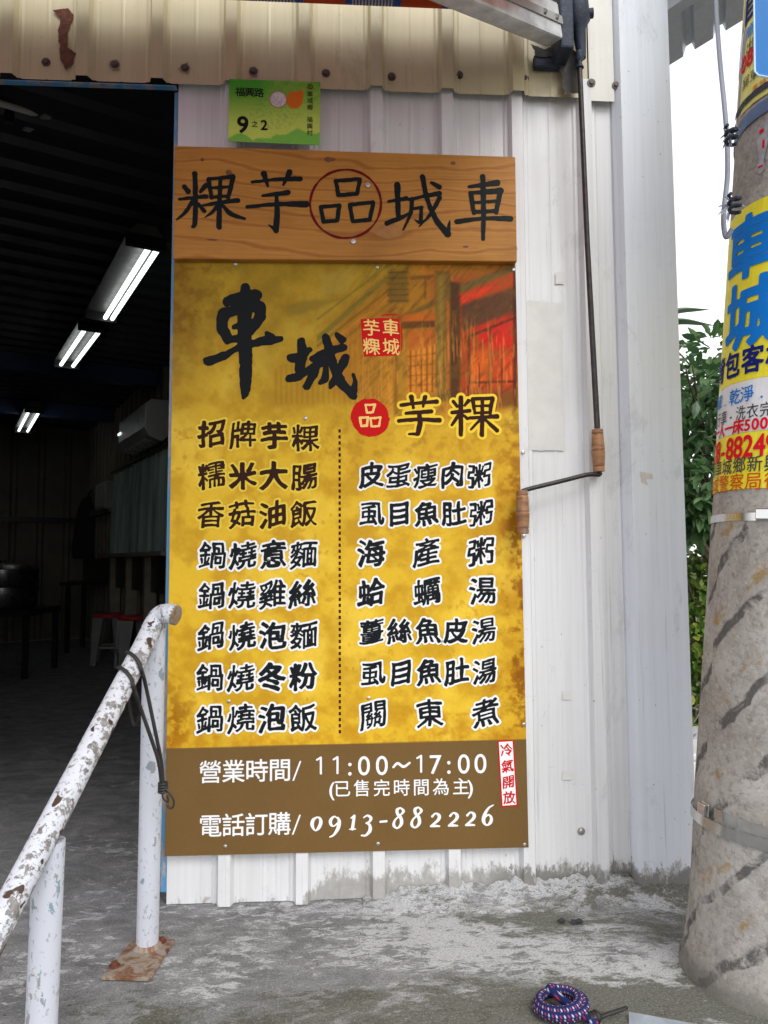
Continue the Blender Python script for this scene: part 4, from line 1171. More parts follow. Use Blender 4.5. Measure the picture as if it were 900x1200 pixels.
# black elastic cord round the rail
bc = thing('elastic_cord', 'black elastic cord looped round the white handrail with hook hanging down', 'cord', tuple(at(193, 945, 1.72)))
def railp(t): return A_ + dr * t
ru = dr.normalized(); rs = ru.cross(Vector((0, 0, 1))).normalized(); rv = rs.cross(ru).normalized()
if rs.x < 0: rs = -rs
if rv.z < 0: rv = -rv
rr = .0275
def loop(t, a): return railp(t) + (rs * math.cos(a) + rv * math.sin(a)) * rr
def cord(t0, t1, mid):
    pts = [loop(t0 + .02 * k, math.pi * 1.35 - k * math.pi * .19) for k in range(8)]
    return smooth_path(pts + mid, 5)
k1_ = at(191, 920, 1.70)
c1 = cord(.17, .2, [at(170, 800, 1.68), at(183, 862, 1.69), at(189, 893, 1.70), k1_])
c2 = cord(.255, .3, [at(162, 822, 1.66), at(176, 862, 1.68), at(186, 893, 1.69), k1_ + Vector((-.003, 0, 0))])
MB().tube(c1, .0042, 8).tube(c2, .0042, 8).build('cord', M['cord_black'], bc, smooth=True)
MB().tube(smooth_path([at(150, 810, 1.80), at(153, 835, 1.82), at(158, 850, 1.82), at(164, 838, 1.8)], 5), .0035, 8).build('loose_end', M['cord_black'], bc, smooth=True)
mb = MB(); kk = k1_
for q in range(4): mb.tube([kk + Vector((.0085 * math.cos(a / 2), .0085 * math.sin(a / 2), .004 - .006 * q)) for a in range(12)], .0035, 6)
mb.build('knot', M['cord_black'], bc, smooth=True)
MB().tube(smooth_path([at(190, 925, 1.70), at(191, 935, 1.70), at(197, 940, 1.70), at(196, 932, 1.7)], 5), .0022, 6).tube(smooth_path([at(192, 922, 1.70), at(199, 930, 1.70), at(203.5, 938, 1.7), at(203, 945, 1.7), at(199, 947, 1.7), at(195.5, 943, 1.7)], 5), .0025, 6).build('hook', M['cord_black'], bc, smooth=True)

# ------------------------------------------------------------------ interior things
def lamp(name, label, a, b, wdt, lit=True, group=None, offs=(-.55, .55)):
    """twin-tube batten between two points on the ceiling"""
    a, b = Vector(a), Vector(b); ax_ = (b - a).normalized(); sx = ax_.cross(Vector((0, 0, 1))).normalized(); Lh = (b - a).length
    t = thing(name, label, 'lamp', tuple((a + b) / 2), group)
    up_ = Vector((0, 0, 1))
    mb = MB()
    mb.prism([tuple(a - sx * wdt), tuple(a - sx * wdt * .5 + up_ * .05), tuple(a + sx * wdt * .5 + up_ * .05), tuple(a + sx * wdt)], b - a)
    mb.build('housing', M['fixture'] if lit else M['grey_plastic'], t)
    for e in (a, b - ax_ * .03):
        MB().obox(e - sx * (wdt + .004) - up_ * .055, sx * (2 * wdt + .008), ax_ * .03, up_ * .06).build('end_cap', M['black_metal'] if lit else M['grey_plastic'], t)
    for s in offs:
        o = sx * wdt * s - up_ * .035
        MB().tube([a + ax_ * .035 + o, b - ax_ * .035 + o], .0125, 10).build('tube', M['lamp'] if lit else M['tube_off'], t, smooth=True)
    MB().obox((a + b) / 2 + up_ * .05 - sx * .015 - ax_ * .015, sx * .03, ax_ * .03, up_ * (ZC - .03 - a.z - .05)).build('hanger', M['black_metal'], t)
lamp('ceiling_lamp', 'nearest lit twin tube ceiling lamp inside the doorway', D(172, 276, 3.34), D(118, 367, 4.40), .085, offs=(.25, .72))
lamp('ceiling_lamp', 'middle lit twin tube ceiling lamp inside the doorway', D(110, 378, 4.55), D(78, 424, 5.55), .085, offs=(-.5, .5))
lamp('ceiling_lamp', 'small farthest lit ceiling lamp above the back wall', D(40.5, 477, 7.0), D(27, 502, 8.2), .08)
lamp('ceiling_lamp', 'unlit ceiling lamp at the top left corner of the doorway', D(48, 131, 2.75), D(-30, 108, 2.55), .075, lit=False)
# air conditioner on the side wall
aA = (D(150, 487, 6.9) - c0).dot(e1); aB = aA + 1.0
zt, zb = 2.28, 1.93
ac = thing('air_conditioner', 'white wall mounted split air conditioner high on the side wall inside', 'air conditioner', R((aA + aB) / 2, .1, zb))
mb = MB()
prof = [(0, zb + .07), (.0, zt), (.17, zt), (.215, zt - .04), (.225, zb + .11), (.19, zb + .04), (.08, zb)]
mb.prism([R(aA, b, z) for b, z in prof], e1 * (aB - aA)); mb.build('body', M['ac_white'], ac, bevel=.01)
o = MB().obox(Vector(R(aA + .06, .09, zb + .008)), e1 * (aB - aA - .12), e2 * .1 + Vector((0, 0, .035)), (0, 0, .012)).build('outlet', M['black_metal'], ac)
mb = MB()
for k in range(9):
    mb.obox(Vector(R(aA + .1 + k * .095, .1, zb - .004)), e1 * .006, e2 * .09 + Vector((0, 0, .032)), (0, 0, .02))
mb.build('louvre', M['grey_plastic'], ac)
MB().obox(Vector(R(aA + .002, .227, zb + .18)), e1 * .12, e2 * .002, (0, 0, .02)).build('badge', emit('indicator', (.9, 1, 1), 1.2), ac)
# curtain, electric box, ledge, apron
ct = thing('curtain', 'pale green curtain gathered over the side window inside', 'curtain', R(1.8, .06, 1.1))
def cloth(a0, a1, z0, z1, name, b=.07, amp=.03, n=60):
    mb = MB()
    for k in range(n + 1):
        a = a0 + (a1 - a0) * k / n; o = b + amp * math.sin(k * 1.1) + .01 * math.sin(k * 2.7)
        mb.v += [R(a, o * .8, z1), R(a, o, (z0 + z1) / 2), R(a, o * 1.1, z0)]
    mb.f = [(3 * k + j, 3 * k + 3 + j, 3 * k + 4 + j, 3 * k + 1 + j) for k in range(n) for j in (0, 1)]
    return mb.build(name, M['curtain'], ct, smooth=True)
ca = (D(138, 600, 7.7) - c0).dot(e1)
cloth(ca, ca + .75, 1.02, 1.84, 'curtain_panel'); cloth(ca + .78, ca + 2.2, 1.0, 1.86, 'curtain_panel', amp=.02)
MB().tube([R(ca - .1, .09, 1.87), R(ca + 2.3, .09, 1.87)], .012, 8).build('curtain_rod', M['black_metal'], ct)
ea = (D(121, 575, 8.3) - c0).dot(e1)
eb = thing('fuse_box', 'small grey fuse box on the ribbed side wall near the back corner', 'fuse box', R(ea, .1, 1.5))
MB().obox(Vector(R(ea, .035, 1.5)), e1 * .52, e2 * .1, (0, 0, .3)).build('case', M['grey_plastic'], eb, bevel=.02)
MB().obox(Vector(R(ea + .04, .136, 1.53)), e1 * .44, e2 * .006, (0, 0, .24)).build('lid', M['grey_plastic'], eb, bevel=.004)
lg = thing('wall_ledge', 'pale wooden ledge on brackets under the curtain inside', 'ledge', R(2, .1, .9))
MB().obox(Vector(R(ca + .1, .04, .98)), e1 * 2.4, e2 * .2, (0, 0, .035)).build('board', M['ledge'], lg)
for k in range(4): MB().obox(Vector(R(ca + .15 + k * .7, .04, .4)), e1 * .07, e2 * .1, (0, 0, .578)).build('bracket', M['ledge'], lg)
apn = thing('apron', 'black apron hanging from a hook in the back corner', 'apron', R(.1, .3, .9))
c_ = D(100, 650, 8.8); mb = MB()
outl = [(-.05, .72), (.03, .74), (.07, .6), (.13, .45), (.17, .1), (.15, .0), (-.15, .0), (-.17, .12), (-.13, .42), (-.1, .6)]
mb.prism([tuple(Vector((c_.x, c_.y, .98)) + Vector((x, .0, z))) for x, z in outl], (0, .05, 0)); mb.build('cloth', M['cloth_black'], apn, bevel=.012)
MB().tube([Vector((c_.x, c_.y, 1.70)), Vector((c_.x + .02, c_.y + .1, 1.80))], .012, 8).build('hook', M['black_metal'], apn)
# plastic stools
def stool(loc, rot, label):
    t = thing('plastic_stool', label, 'stool', loc, 'red topped plastic stools inside')
    t.rotation_euler.z = rot
    def loc_mb(): return MB()
    MB().lathe([(0, .13), (.004, .14), (.03, .142), (.036, .135), (.04, .11)], (0, 0, .425), (0, 0, 1), 20).build('seat', M['stool_red'], t, smooth=True, local=True)
    for k in range(4):
        a = k * math.pi / 2 + math.pi / 4; mb = MB(); ca_, sa = math.cos(a), math.sin(a)
        def pt(r, w, z): return (r * ca_ - w * sa, r * sa + w * ca_, z)
        vs = [pt(.125, -.07, .424), pt(.125, .07, .424), pt(.105, .06, .424), pt(.105, -.06, .424), pt(.175, -.03, 0), pt(.175, .03, 0), pt(.155, .026, 0), pt(.155, -.026, 0)]
        mb.add(vs, [(0, 1, 2, 3), (4, 7, 6, 5), (0, 4, 5, 1), (1, 5, 6, 2), (2, 6, 7, 3), (3, 7, 4, 0)]).build('leg', M['stool_white'], t, local=True)
    MB().tube([(.148 * math.cos(q * math.pi / 8), .148 * math.sin(q * math.pi / 8), .16) for q in range(16)], .01, 6, closed=True).build('ring', M['stool_white'], t, local=True)
def gd(px, dep):
    p = D(px, 700, dep); return (p.x, p.y, 0)
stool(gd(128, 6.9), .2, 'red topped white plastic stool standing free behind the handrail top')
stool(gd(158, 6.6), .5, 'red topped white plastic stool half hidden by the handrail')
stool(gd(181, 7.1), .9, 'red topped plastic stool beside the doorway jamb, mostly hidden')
# dark kitchen corner: steamer pots on a stove, and a counter
sv = thing('gas_stove', 'dark metal stove table in the shadow at the left inside', 'stove', gd(2, 6.3))
q = Vector(gd(2, 6.3))
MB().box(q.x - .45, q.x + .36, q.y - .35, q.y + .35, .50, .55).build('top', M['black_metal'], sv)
for sx in (-.42, .31):
    for sy in (-.32, .3): MB().box(q.x + sx, q.x + sx + .04, q.y + sy, q.y + sy + .04, 0, .499).build('leg', M['black_metal'], sv)
steel = simple('dull_steel', (.12, .12, .12), .3, .9, .2, 8)
def pot(c, r, h, z, label):
    t = thing('steamer_pot', label, 'pot', (c.x, c.y, z))
    MB().lathe([(0, r * .95), (.02, r), (h, r), (h + .001, r * 1.04), (h + .015, r * 1.04)], (c.x, c.y, z), (0, 0, 1), 28).build('body', steel, t, smooth=True)
    return t
pot(q, .28, .16, .552, 'lower wide steel pot on the dark stove')
p2 = pot(q, .28, .13, .73, 'upper lidded steel pot on the dark stove')
MB().lathe([(0, .29), (.03, .24), (.05, .1), (.052, .02), (.08, .025), (.085, .01)], (q.x, q.y, .877), (0, 0, 1), 28).build('lid', steel, p2, smooth=True)
tb = thing('dining_table', 'dark dining table standing in the gloom before the side wall', 'table', gd(150, 7.6))
q = Vector(gd(165, 8.0))
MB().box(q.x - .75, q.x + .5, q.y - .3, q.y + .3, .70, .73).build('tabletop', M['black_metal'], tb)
for sx in (-.7, .42):
    for sy in (-.26, .22): MB().box(q.x + sx, q.x + sx + .04, q.y + sy, q.y + sy + .04, 0, .699).build('leg', M['black_metal'], tb)

# ------------------------------------------------------------------ utility pole
base = D(907, 1100, 1.735); base.z = 0
pole = thing('utility_pole', 'weathered concrete utility pole wrapped in advertisements at the right', 'utility pole', (base.x, base.y, 0))
LEANX = rad(5.3); pole.rotation_euler = (0, LEANX, 0)
bpy.context.view_layer.update()
PM = Matrix.LocRotScale(pole.location, pole.rotation_euler, (1, 1, 1)); PI_ = PM.inverted()
R0, TAP = .19, .006
def pr(z): return R0 - TAP * z + .012 * math.exp(-max(z, 0) / .04)
mb = MB(); N = 48
zs = [-.1, 0, .02, .05, .1] + [.2 * k for k in range(1, 26)]
for z in zs:
    for k in range(N):
        a = 2 * math.pi * k / N; r = pr(z) + .004 * mnoise.noise((math.cos(a) * 2, math.sin(a) * 2, z * 3))
        mb.v.append((r * math.cos(a), r * math.sin(a), z))
mb.f = [(i * N + k, i * N + (k + 1) % N, (i + 1) * N + (k + 1) % N, (i + 1) * N + k) for i in range(len(zs) - 1) for k in range(N)]
mb.build('shaft', M['pole'], pole, smooth=True, local=True)
def hit(px, py):
    """photo point -> (angle, height) on the pole"""
    o = PI_ @ CAM; d = (PI_.to_3x3() @ ray(px, py)); r = .19
    for _ in range(4):
        a = d.x ** 2 + d.y ** 2; b = 2 * (o.x * d.x + o.y * d.y); c = o.x ** 2 + o.y ** 2 - r * r
        disc = b * b - 4 * a * c
        t = (-b - math.sqrt(max(disc, 0))) / (2 * a); p = o + d * t; r = pr(p.z)
    return math.atan2(p.y, p.x), p.z
def on_pole(a0, z0, off):
    def f(u, w):
        z = z0 + w; r = pr(max(.2, z)) + off; a = a0 + u / .18
        return (r * math.cos(a), r * math.sin(a), z)
    return f
def sleeve(z0, z1, off, a0=-math.pi, a1=math.pi, tilt=0, n=72, m=6):
    mb = MB()
    for j in range(m + 1):
        for k in range(n + 1):
            a = a0 + (a1 - a0) * k / n; z = z0 + (z1 - z0) * j / m + tilt * (a - (a0 + a1) / 2)
            r = pr(max(.2, z)) + off + .0012 * mnoise.noise((a * 9, z * 25, off * 900)); mb.v.append((r * math.cos(a), r * math.sin(a), z))
    mb.f = [(j * (n + 1) + k, j * (n + 1) + k + 1, (j + 1) * (n + 1) + k + 1, (j + 1) * (n + 1) + k) for j in range(m) for k in range(n)]
    return mb
ADM = {'y': simple('ad_yellow', s2l((238, 226, 48)), .45, 0, .08, 20), 'yo': simple('ad_pale_yellow', s2l((226, 218, 120)), .5, 0, .12, 20), 'w': simple('ad_white', (.74, .76, .78), .45, 0, .08, 20),
       'b': ink('ad_blue', s2l((22, 120, 208))), 'n': ink('ad_navy', s2l((24, 36, 110))), 'k': ink('ad_grey', s2l((70, 70, 74))), 'r': ink('ad_red', s2l((214, 24, 44))), 'o': ink('ad_orange', s2l((206, 84, 20)))}
a_c, z_top = hit(870, 246); _, z_bot = hit(870, 573)
ad = thing('advertisement_wrap', 'lower yellow and white advertisement wrapped round the pole with blue characters', 'advertisement', tuple(PM @ Vector((0, -.19, z_bot))))
ad.rotation_euler = pole.rotation_euler
adI = Matrix.LocRotScale(ad.location, ad.rotation_euler, (1, 1, 1)).inverted() @ PM
def build_on(mb, name, mat, parent, inv):
    mb.v = [tuple(inv @ Vector(v)) for v in mb.v]; return mb.build(name, mat, parent, local=True)
AH0, AH1 = a_c - 1.55, a_c + 1.9
zz = [hit(870, y)[1] for y in (246, 447, 507, 573)]
build_on(sleeve(zz[1], zz[0], .0012, AH0, AH1), 'yellow_panel', ADM['y'], ad, adI)
build_on(sleeve(zz[2], zz[1] - .0005, .0013, AH0, AH1), 'white_panel', ADM['w'], ad, adI)
build_on(sleeve(zz[3], zz[2] - .0005, .0012, AH0, AH1), 'yellow_panel', ADM['y'], ad, adI)
def pole_text(s, px, py, idx, size, mat, parent, inv, asp=1., grow=.02, step=None, N=84, stretch=1.0):
    """character number idx of s sits at the photo point"""
    a, z = hit(px, py); mb = MB(); st = (step or size * asp * 1.04)
    adv = [st * (.62 if ch.isdigit() and any(ord(q) > 0x2000 for q in s) else 1) for ch in s]; pos = [sum(adv[:i]) + adv[i] / 2 for i in range(len(s))]
    for i, ch in enumerate(s):
        if ch == ' ': continue
        put_glyph(mb, ch, on_pole(a + (pos[i] - pos[idx]) / .18, z, .0034), size, grow=grow, asp=asp, N=N)
    build_on(mb, 'lettering', mat, parent, inv)
pole_text('車', 877, 288, 0, .162, ADM['b'], ad, adI, asp=1.0, grow=.035)
pole_text('城', 878, 366, 0, .172, ADM['b'], ad, adI, asp=1.0, grow=.035)
pole_text('背包客棧', 859, 428, 1, .068, ADM['n'], ad, adI, asp=.86, grow=.03)
pole_text('簡單.乾淨.便宜', 862, 465, 3, .040, ADM['b'], ad, adI, asp=.95, grow=.01, step=.036)
pole_text('出租自行車-洗衣完全', 869, 484, 6, .036, ADM['k'], ad, adI, asp=.82, grow=.004)
pole_text('一人一床500元', 866, 499.5, 3, .036, ADM['r'], ad, adI, asp=.95, grow=.03, step=.031)
pole_text('08-88249', 866, 523, 4, .07, ADM['r'], ad, adI, asp=.76, grow=.025, step=.0262)
pole_text('屏東縣車城鄉新興路', 867, 545, 5, .041, ADM['k'], ad, adI, asp=.9, grow=.006)
pole_text('車城警察局後面', 864, 565, 3, .043, ADM['o'], ad, adI, asp=.95, grow=.004)
# upper advertisement
a_u, zu0 = hit(880, 108)
u = thing('advertisement_wrap', 'upper faded pale yellow advertisement wrapped round the pole behind the blue plate', 'advertisement', tuple(PM @ Vector((0, -.19, zu0))))
u.rotation_euler = pole.rotation_euler
uI = Matrix.LocRotScale(u.location, u.rotation_euler, (1, 1, 1)).inverted() @ PM
zu = [hit(882, y)[1] for y in (122, -90)]
build_on(sleeve(zu[0], zu[1], .0012, a_u - 1.5, a_u + 1.8), 'yellow_panel', ADM['yo'], u, uI)
za, zb_ = hit(880, 62)[1], hit(880, 25)[1]
build_on(sleeve(za, zb_, .0022, hit(872, 45)[0], a_u + 1.5), 'white_panel', ADM['w'], u, uI)
pole_text('自助', 882, 4, 0, .085, ADM['n'], u, uI, grow=.03)
pole_text('簡單', 880, 36, 0, .036, ADM['b'], u, uI, grow=.01)
pole_text('出租', 880, 53, 0, .036, ADM['k'], u, uI, grow=.0)
pole_text('08-', 873, 75, 0, .062, ADM['r'], u, uI, asp=.9, grow=.025, step=.03)
pole_text('屏東縣', 875, 97, 0, .034, ADM['k'], u, uI, grow=.0)
pole_text('車城', 886, 104, 0, .022, ADM['o'], u, uI, grow=.0)
# straps, torn notice, ties
def strap(z0, z1, off, tilt, name='steel_strap', mat=None): build_local(sleeve(z0, z1, off, -math.pi, math.pi - .01, tilt), name, mat or M['strap'])
def build_local(mb, name, mat): return mb.build(name, mat, pole, local=True, smooth=True)
zs1 = hit(860, 606)[1]; build_local(sleeve(zs1 - .009, zs1 + .009, .002), 'steel_strap', M['strap'])
zs2 = hit(852, 975)[1]
build_local(sleeve(zs2 - .012, zs2 + .012, .006, -math.pi, math.pi), 'steel_strap', M['strap'])
build_local(sleeve(zs2 + .012, zs2 + .034, .004, hit(838, 960)[0], hit(838, 960)[0] + 2.2, -.006), 'steel_strap', M['strap'])
zs3 = hit(875, 118)[1]; build_local(sleeve(zs3 - .012, zs3 + .004, .004), 'cable_band', M['grease'])
zs4 = hit(875, 140)[1]; build_local(sleeve(zs4 - .02, zs4 + .014, .003, hit(862, 150)[0] - .3, hit(862, 150)[0] + 2, .012), 'cable_band', simple('blue_band', (.1, .16, .3), .5, 0, .3, 10))
def buckle(px, py, off, s):
    a, z = hit(px, py); f = on_pole(a, z, off)
    MB().add([f(-s, -.012), f(s, -.012), f(s, .012), f(-s, .012)] + [tuple(Vector(f(x, w)) * 1.0 + Vector((math.cos(a), math.sin(a), 0)) * .012) for x, w in ((-s, -.012), (s, -.012), (s, .012), (-s, .012))],
             [(0, 1, 2, 3), (4, 5, 6, 7), (0, 1, 5, 4), (1, 2, 6, 5), (2, 3, 7, 6), (3, 0, 4, 7)]).build('buckle', M['strap'], pole, local=True, bevel=.002)
buckle(898, 603, .003, .018); buckle(829, 948, .006, .012)
a, z = hit(893, 175)
tn = MB(); f = on_pole(a, z, .002)
pts = [(-.014, .055), (.006, .066), (.02, .055), (.014, .0), (.008, -.03), (.014, -.05), (.0, -.062), (-.012, -.045), (-.006, -.02), (-.014, .02)]
tn.add([f(x * 1, w) for x, w in pts], [tuple(range(len(pts)))]); tn.build('torn_notice', simple('old_paper', (.42, .42, .43), .8, 0, .4, 60), pole, local=True)
tn = MB(); f = on_pole(a, z, .0028)
for x0, x1, w0, w1 in ((-.008, .004, .04, .05), (.002, .008, .0, .02), (-.006, .006, -.045, -.04)):
    tn.add([f(x0, w0), f(x1, w0), f(x1, w1), f(x0, w1)], [(0, 1, 2, 3)])
tn.build('torn_lettering', ADM['r'], pole, local=True)
# blue plate fixed to the pole
bp = thing('blue_plate', 'blue enamel plate with pale rim fixed to the pole top right', 'plate', tuple(D(893, 90, 1.45)))
q = [D(883, -60, 1.455), D(884.5, 84, 1.455), D(889, 89, 1.45), D(985, 106, 1.36), D(990, -60, 1.36)]
nrm = (q[3] - q[2]).cross(q[1] - q[2]).normalized()
if nrm.y < 0: nrm = -nrm
MB().prism([tuple(p) for p in q], nrm * .003).build('face', M['blue_plate'], bp)
cn = sum(q, Vector()) / 5
MB().tube([p - nrm * .001 for p in q], .0022, 6, closed=True).build('rim', simple('pale_rim', (.55, .72, .85), .4, 0, .1, 9), bp)
for hpy in (20, 70):
    p = D(905, hpy, 1.44); MB().tube([p + nrm * .003, p + nrm * .16], .006, 6).build('bracket', M['zinc'], bp)
# cable hanging beside the pole, with frayed ties
cb = thing('hanging_cable', 'grey cable hanging from the eave down to the pole', 'cable', tuple(D(852, 225, 1.62)))
pts = [D(838, -40, 1.9), D(840, 20, 1.85), D(844, 75, 1.8), D(849, 125, 1.74), D(852, 165, 1.70), D(852.5, 205, 1.665), D(849, 240, 1.645), D(848, 262, 1.635), D(851, 278, 1.632), D(858, 268, 1.62)]
MB().tube(smooth_path(pts, 6), .0056, 10).build('sheath', M['pvc'], cb, smooth=True)
mb = MB()
for cx, cy in ((856, 160), (858, 243)):
    mb = MB(); c = D(cx, cy, 1.60)
    for k in range(11):
        v = Vector((rnd.uniform(-1, .3), rnd.uniform(-.6, .2), rnd.uniform(-1.2, .3))).normalized() * rnd.uniform(.015, .05)
        mb.tube(smooth_path([c, c + v * .5 + Vector((0, 0, .006)), c + v], 3), [.0024] * 3 + [.0017] * 3 + [.0006], 5)
    mb.build('frayed_tie', M['tie'], cb, smooth=True)
mb = MB()
for cx, cy in ((857, 158), (861, 238)):
    mb = MB(); c = D(cx, cy, 1.585)
    mb.tube([c + Vector((.012 * math.cos(t * .9), .012 * math.sin(t * .9), -.02 + .0022 * t)) for t in range(19)], .0042, 6)
    mb.build('tape_knot', M['grease'], cb, smooth=True)

# ------------------------------------------------------------------ things on the ground
coil = thing('bungee_cord', 'coiled blue bungee cord with red and white flecks and black hook on the ground', 'bungee cord', tuple(G(655, 1183)))
r_c = .0088
def gp(px, py, z): return G(px, py, z)
pts = []
cxy = G(657, 1188, 0)
for k in range(40):
    t = k / 40 * 2 * math.pi * 3; m_ = k / 40
    rx = .054 - .010 * math.sin(m_ * 9) * .6 - .010 * m_; ry = .046 - .004 * math.cos(m_ * 7) - .006 * m_
    pts.append(Vector((cxy.x + rx * math.cos(t + 2.4) + .004 * math.sin(3 * m_ * 7), cxy.y + ry * math.sin(t + 2.4), r_c + .0145 * m_ * 1.3 + .006 * math.sin(t * .5) ** 2)))
pts.append(gp(690, 1194, .014)); pts.append(gp(697, 1196, .012))
path = smooth_path(pts, 10)
seg = 14; mb = MB().tube(path, r_c, seg, caps=False)
cols = []
for i in range(len(path)):
    for k in range(seg):
        a = (i + k) % 6; b = (i - k) % 6; c = (.012, .022, .10)
        if a in (0,) and b in (0, 1): c = (.75, .74, .8)
        elif a == 3 and b in (3, 4): c = (.55, .05, .07)
        elif a == 4 and b == 1: c = (.06, .16, .4)
        cols.append((*c, 1))
mb.build('braided_cord', M['vertex'], coil, smooth=True, col=cols)
mb = MB(); h0 = gp(695, 1194, .014); h1 = gp(705, 1190, .014)
mb.lathe([(0, .010), (.004, .013), (.008, .0105), (.012, .013), (.016, .0105), (.02, .013), (.026, .010), (.03, .006)], gp(690, 1195, .014), h1 - h0, 12)
mb.build('ferrule', M['cord_black'], coil, smooth=True)
MB().tube(smooth_path([gp(702, 1192, .014), gp(716, 1187, .02), gp(730, 1182.5, .022), gp(734, 1181, .02)], 5), .0042, 8).build('hook', M['cord_black'], coil, smooth=True)
rp = thing('metal_ramp', 'galvanised metal ramp plate leaning on the edge of the pavement', 'ramp', tuple(G(770, 1200)))
q = [G(737, 1189, .006), G(808, 1202, .006)]
dd = (q[1] - q[0]); out = Vector((dd.y, -dd.x, 0)).normalized() * .62 + Vector((0, 0, -.30))
MB().prism([tuple(q[0]), tuple(q[0] + dd * 6), tuple(q[0] + dd * 6 + out), tuple(q[0] + out)], (0, 0, .006)).build('plate', M['zinc'], rp)
for k in (1,): MB().obox(q[0] + dd * 6 * k * .985 + Vector((0, 0, .006)), dd * .06, out, (0, 0, .02)).build('side_lip', M['zinc'], rp)
for px, py, s, lb in ((659, 1082, .012, 'smaller dark dried leaf on the pavement, left of a pair'), (676, 1083, .016, 'larger dark dried leaf on the pavement, right of a pair'), (750, 1046, .012, 'brown leaf scrap lying at the foot of the white wall')):
    c = G(px, py); mb = MB(); n = 12
    for k in range(n):
        a = 2 * math.pi * k / n; rr_ = s * (1 + .35 * mnoise.noise((px, k * .9, 1)))
        mb.v.append((c.x + rr_ * math.cos(a), c.y + .8 * rr_ * math.sin(a), .004 + .006 * abs(math.sin(a * 1.5 + px))))
    mb.v.append((c.x, c.y, .003)); mb.f = [(k, (k + 1) % n, n) for k in range(n)]
    tag(mb.build('dried_leaf', simple('dried_leaf', (.035, .035, .04) if px < 700 else (.1, .045, .02), .8, 0, .4, 80)), lb, 'leaf', 'dried leaves on the pavement')
c = G(213, 1053); tag(MB().lathe([(0, .006), (.004, .011), (.01, .009), (.013, .003)], c, (.1, 0, 1), 7).build('paint_crumb', M['white_plastic']), 'white crumb of paint on the ground beneath the menu board', 'crumb')
# debris beyond the corner
for k, (px, py, dep, lb) in enumerate(((812, 868, 4.2, 'broken grey branch pile in the gap between wall and pole'),)):
    c = D(px, py, dep); c.z = -.0
    t = thing('brush_pile', lb, 'brush pile', tuple(c)); mb = MB()
    for i in range(60):
        p = c + Vector((rnd.uniform(-.35, .35), rnd.uniform(-.2, .3), rnd.uniform(.0, .14)))
        v = Vector((rnd.uniform(-1, 1), rnd.uniform(-1, 1), rnd.uniform(-.3, .3))).normalized() * rnd.uniform(.08, .25)
        mb.tube([p, p + v], [.006, .003], 5)
    mb.build('twigs', simple('dry_twigs', (.2, .18, .15), .9, 0, .5, 20), t)
c = D(810, 915, 3.1); c.z = 0
wbx = thing('foam_box', 'white foam box lying on the ground behind the building corner', 'box', tuple(c))
MB().obox(c + Vector((-.1, 0, .0)), (.3, .06, 0), (-.04, .2, 0), (0, 0, .1)).build('body', M['white_plastic'], wbx, bevel=.01)
MB().obox(c + Vector((-.11, -.01, .1)), (.32, .064, 0), (-.043, .22, 0), (0, 0, .03)).build('lid', M['white_plastic'], wbx, bevel=.008)

# ------------------------------------------------------------------ trees and plants behind
def leaf_cloud(mb, centers, n, ln, wd, seed, flat=.35, hang=.3):
    r = random.Random(seed)
    for i in range(n):
        c, rx, rz = r.choice(centers)
        while True:
            o = Vector((r.uniform(-1, 1), r.uniform(-1, 1), r.uniform(-1, 1)))
            if .15 < o.length < 1: break
        p = Vector(c) + Vector((o.x * rx, o.y * rx, o.z * rz))
        out_ = Vector((o.x, o.y, o.z * .6 - hang)).normalized()
        d = (out_ + Vector((r.gauss(0, .5), r.gauss(0, .5), r.gauss(0, .4)))).normalized()
        s = d.cross(Vector((r.gauss(0, flat), r.gauss(0, flat), 1))).normalized(); nn = s.cross(d).normalized()
        l = ln * r.uniform(.6, 1.25); w_ = wd * r.uniform(.7, 1.2)
        b = len(mb.v)
        mb.v += [tuple(p), tuple(p + d * l * .35 + s * w_ * .5 - nn * l * .02), tuple(p + d * l * .7 + s * w_ * .38 - nn * l * .08), tuple(p + d * l - nn * l * .2),
                 tuple(p + d * l * .7 - s * w_ * .38 - nn * l * .08), tuple(p + d * l * .35 - s * w_ * .5 - nn * l * .02), tuple(p + d * l * .5 + nn * l * .05 * -1 + nn * w_ * -.12)]
        mb.f += [(b, b + 1, b + 6), (b + 1, b + 2, b + 6), (b + 2, b + 3, b + 6), (b + 3, b + 4, b + 6), (b + 4, b + 5, b + 6), (b + 5, b, b + 6)]
def tree(name, label, cat, root, centers, n, ln, wd, leafm, seed, trunk_r=.07, **k):
    root = Vector(root); t = thing(name, label, cat, tuple(root)); r = random.Random(seed)
    mb = MB(); top_ = sum((Vector(c[0]) for c in centers), Vector()) / len(centers); fork = root.lerp(Vector((root.x, root.y, top_.z)), .55)
    mb.tube(smooth_path([root, root.lerp(fork, .5) + Vector((.04, .02, 0)), fork], 4), [trunk_r * (1 - .04 * i) for i in range(9)], 10)
    for c in centers:
        m_ = fork.lerp(Vector(c[0]), .5) + Vector((r.uniform(-.1, .1), r.uniform(-.1, .1), .1))
        mb.tube(smooth_path([fork, m_, Vector(c[0])], 4), [trunk_r * .6 * (1 - .09 * i) for i in range(9)], 6)
        for q_ in range(5):
            e = Vector(c[0]) + Vector((r.uniform(-1, 1) * c[1], r.uniform(-1, 1) * c[1], r.uniform(-.8, 1) * c[2])) * .8
            mb.tube([m_.lerp(Vector(c[0]), .6), e], [.012, .005], 5)
    mb.build('trunk', M['bark'], t, smooth=True)
    mb = MB(); leaf_cloud(mb, centers, n, ln, wd, seed, **k); mb.build('crown', leafm, t)
    return t
def cl(px, py, dep, rx, rz): return (tuple(D(px, py, dep)), rx, rz)
root = D(850, 700, 5.2); root.z = -.42
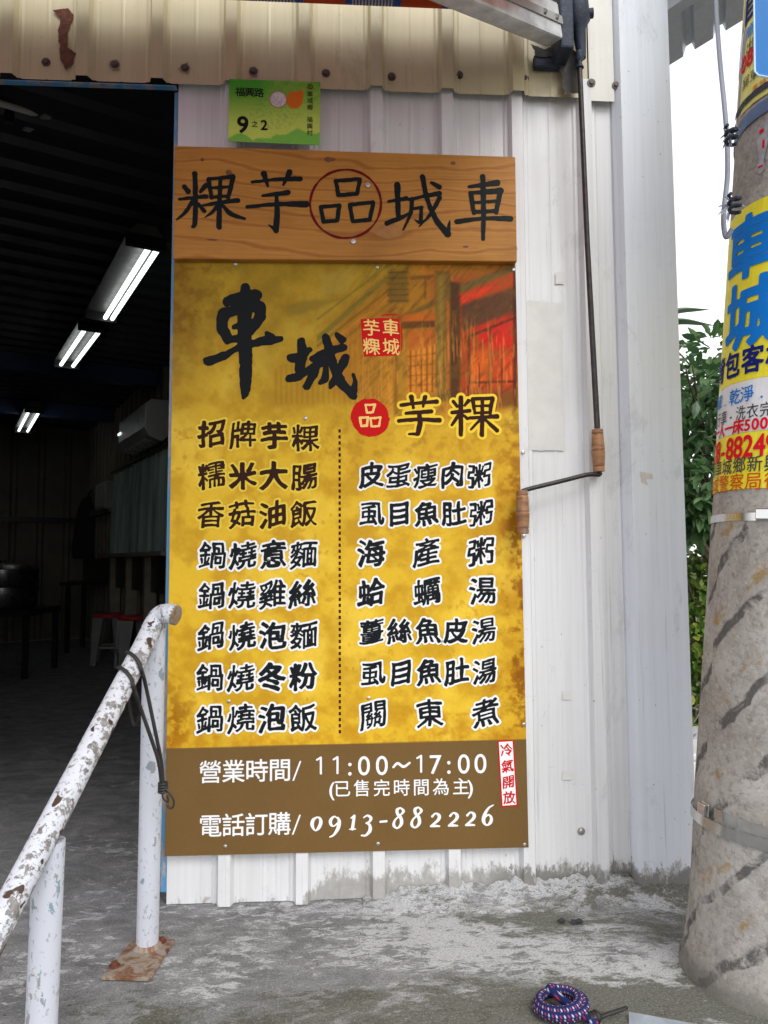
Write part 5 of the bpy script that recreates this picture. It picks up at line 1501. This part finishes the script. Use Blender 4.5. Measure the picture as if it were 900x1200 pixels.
tree('broadleaf_tree', 'dark green broad leaved tree rising between the wall corner and the pole', 'tree', root,
     [cl(822, 470, 4.9, .32, .26), cl(800, 540, 5.0, .35, .3), cl(838, 575, 4.7, .3, .22), cl(845, 430, 5.2, .35, .25), cl(812, 600, 4.8, .22, .16), cl(880, 500, 5.3, .5, .5), cl(760, 470, 5.6, .5, .45), cl(835, 500, 5.6, .4, .35)], 2600, .13, .052, M['leaf_dark'], 3)
root = D(825, 800, 5.4); root.z = -.42
tree('garden_bush', 'yellow green bush below the dark tree in the gap beside the pole', 'bush', root,
     [cl(812, 655, 5.6, .3, .22), cl(815, 700, 5.2, .3, .25), cl(818, 750, 5.0, .28, .25), cl(822, 800, 5.0, .28, .22), cl(850, 720, 5.4, .4, .45), cl(785, 720, 5.8, .35, .5), cl(816, 840, 5.0, .25, .12)], 3800, .075, .04, M['leaf_bush'], 5, .03)
# palm whose frond tips reach past the corner
pr_ = D(735, 700, 6.0); pr_.z = -.42
pm = thing('palm', 'palm with narrow fronds whose tips show past the wall corner', 'palm', tuple(pr_))
crownp = Vector((pr_.x, pr_.y, 2.72))
MB().tube(smooth_path([pr_, pr_.lerp(crownp, .5) + Vector((.05, 0, 0)), crownp], 5), [.09 - .002 * i for i in range(11)], 12).build('trunk', M['bark'], pm, smooth=True)
tips = [D(832, 362, 6.0), D(838, 381, 5.9)] + [crownp + Vector((math.cos(a) * 1.1, math.sin(a) * 1.1, rnd.uniform(.1, .5))) for a in (1.9, 2.5, 3.0, 3.6, 4.3)]
for e in tips:
    m_ = crownp.lerp(e, .55) + Vector((0, 0, .12)); ln_ = smooth_path([crownp, m_, e], 8); mb = MB()
    dv = (e - crownp).normalized(); s = dv.cross(Vector((0, 0, 1))).normalized()
    for i, p in enumerate(ln_):
        t = i / (len(ln_) - 1); w_ = .07 * math.sin(math.pi * min(1, .12 + t * .88)) + .004
        mb.v += [tuple(p - s * w_ - Vector((0, 0, w_ * .5))), tuple(p), tuple(p + s * w_ - Vector((0, 0, w_ * .5)))]
    mb.f = [(3 * i + j, 3 * i + 1 + j, 3 * i + 4 + j, 3 * i + 3 + j) for i in range(len(ln_) - 1) for j in (0, 1)]
    mb.build('frond', M['leaf_palm'], pm, smooth=True)
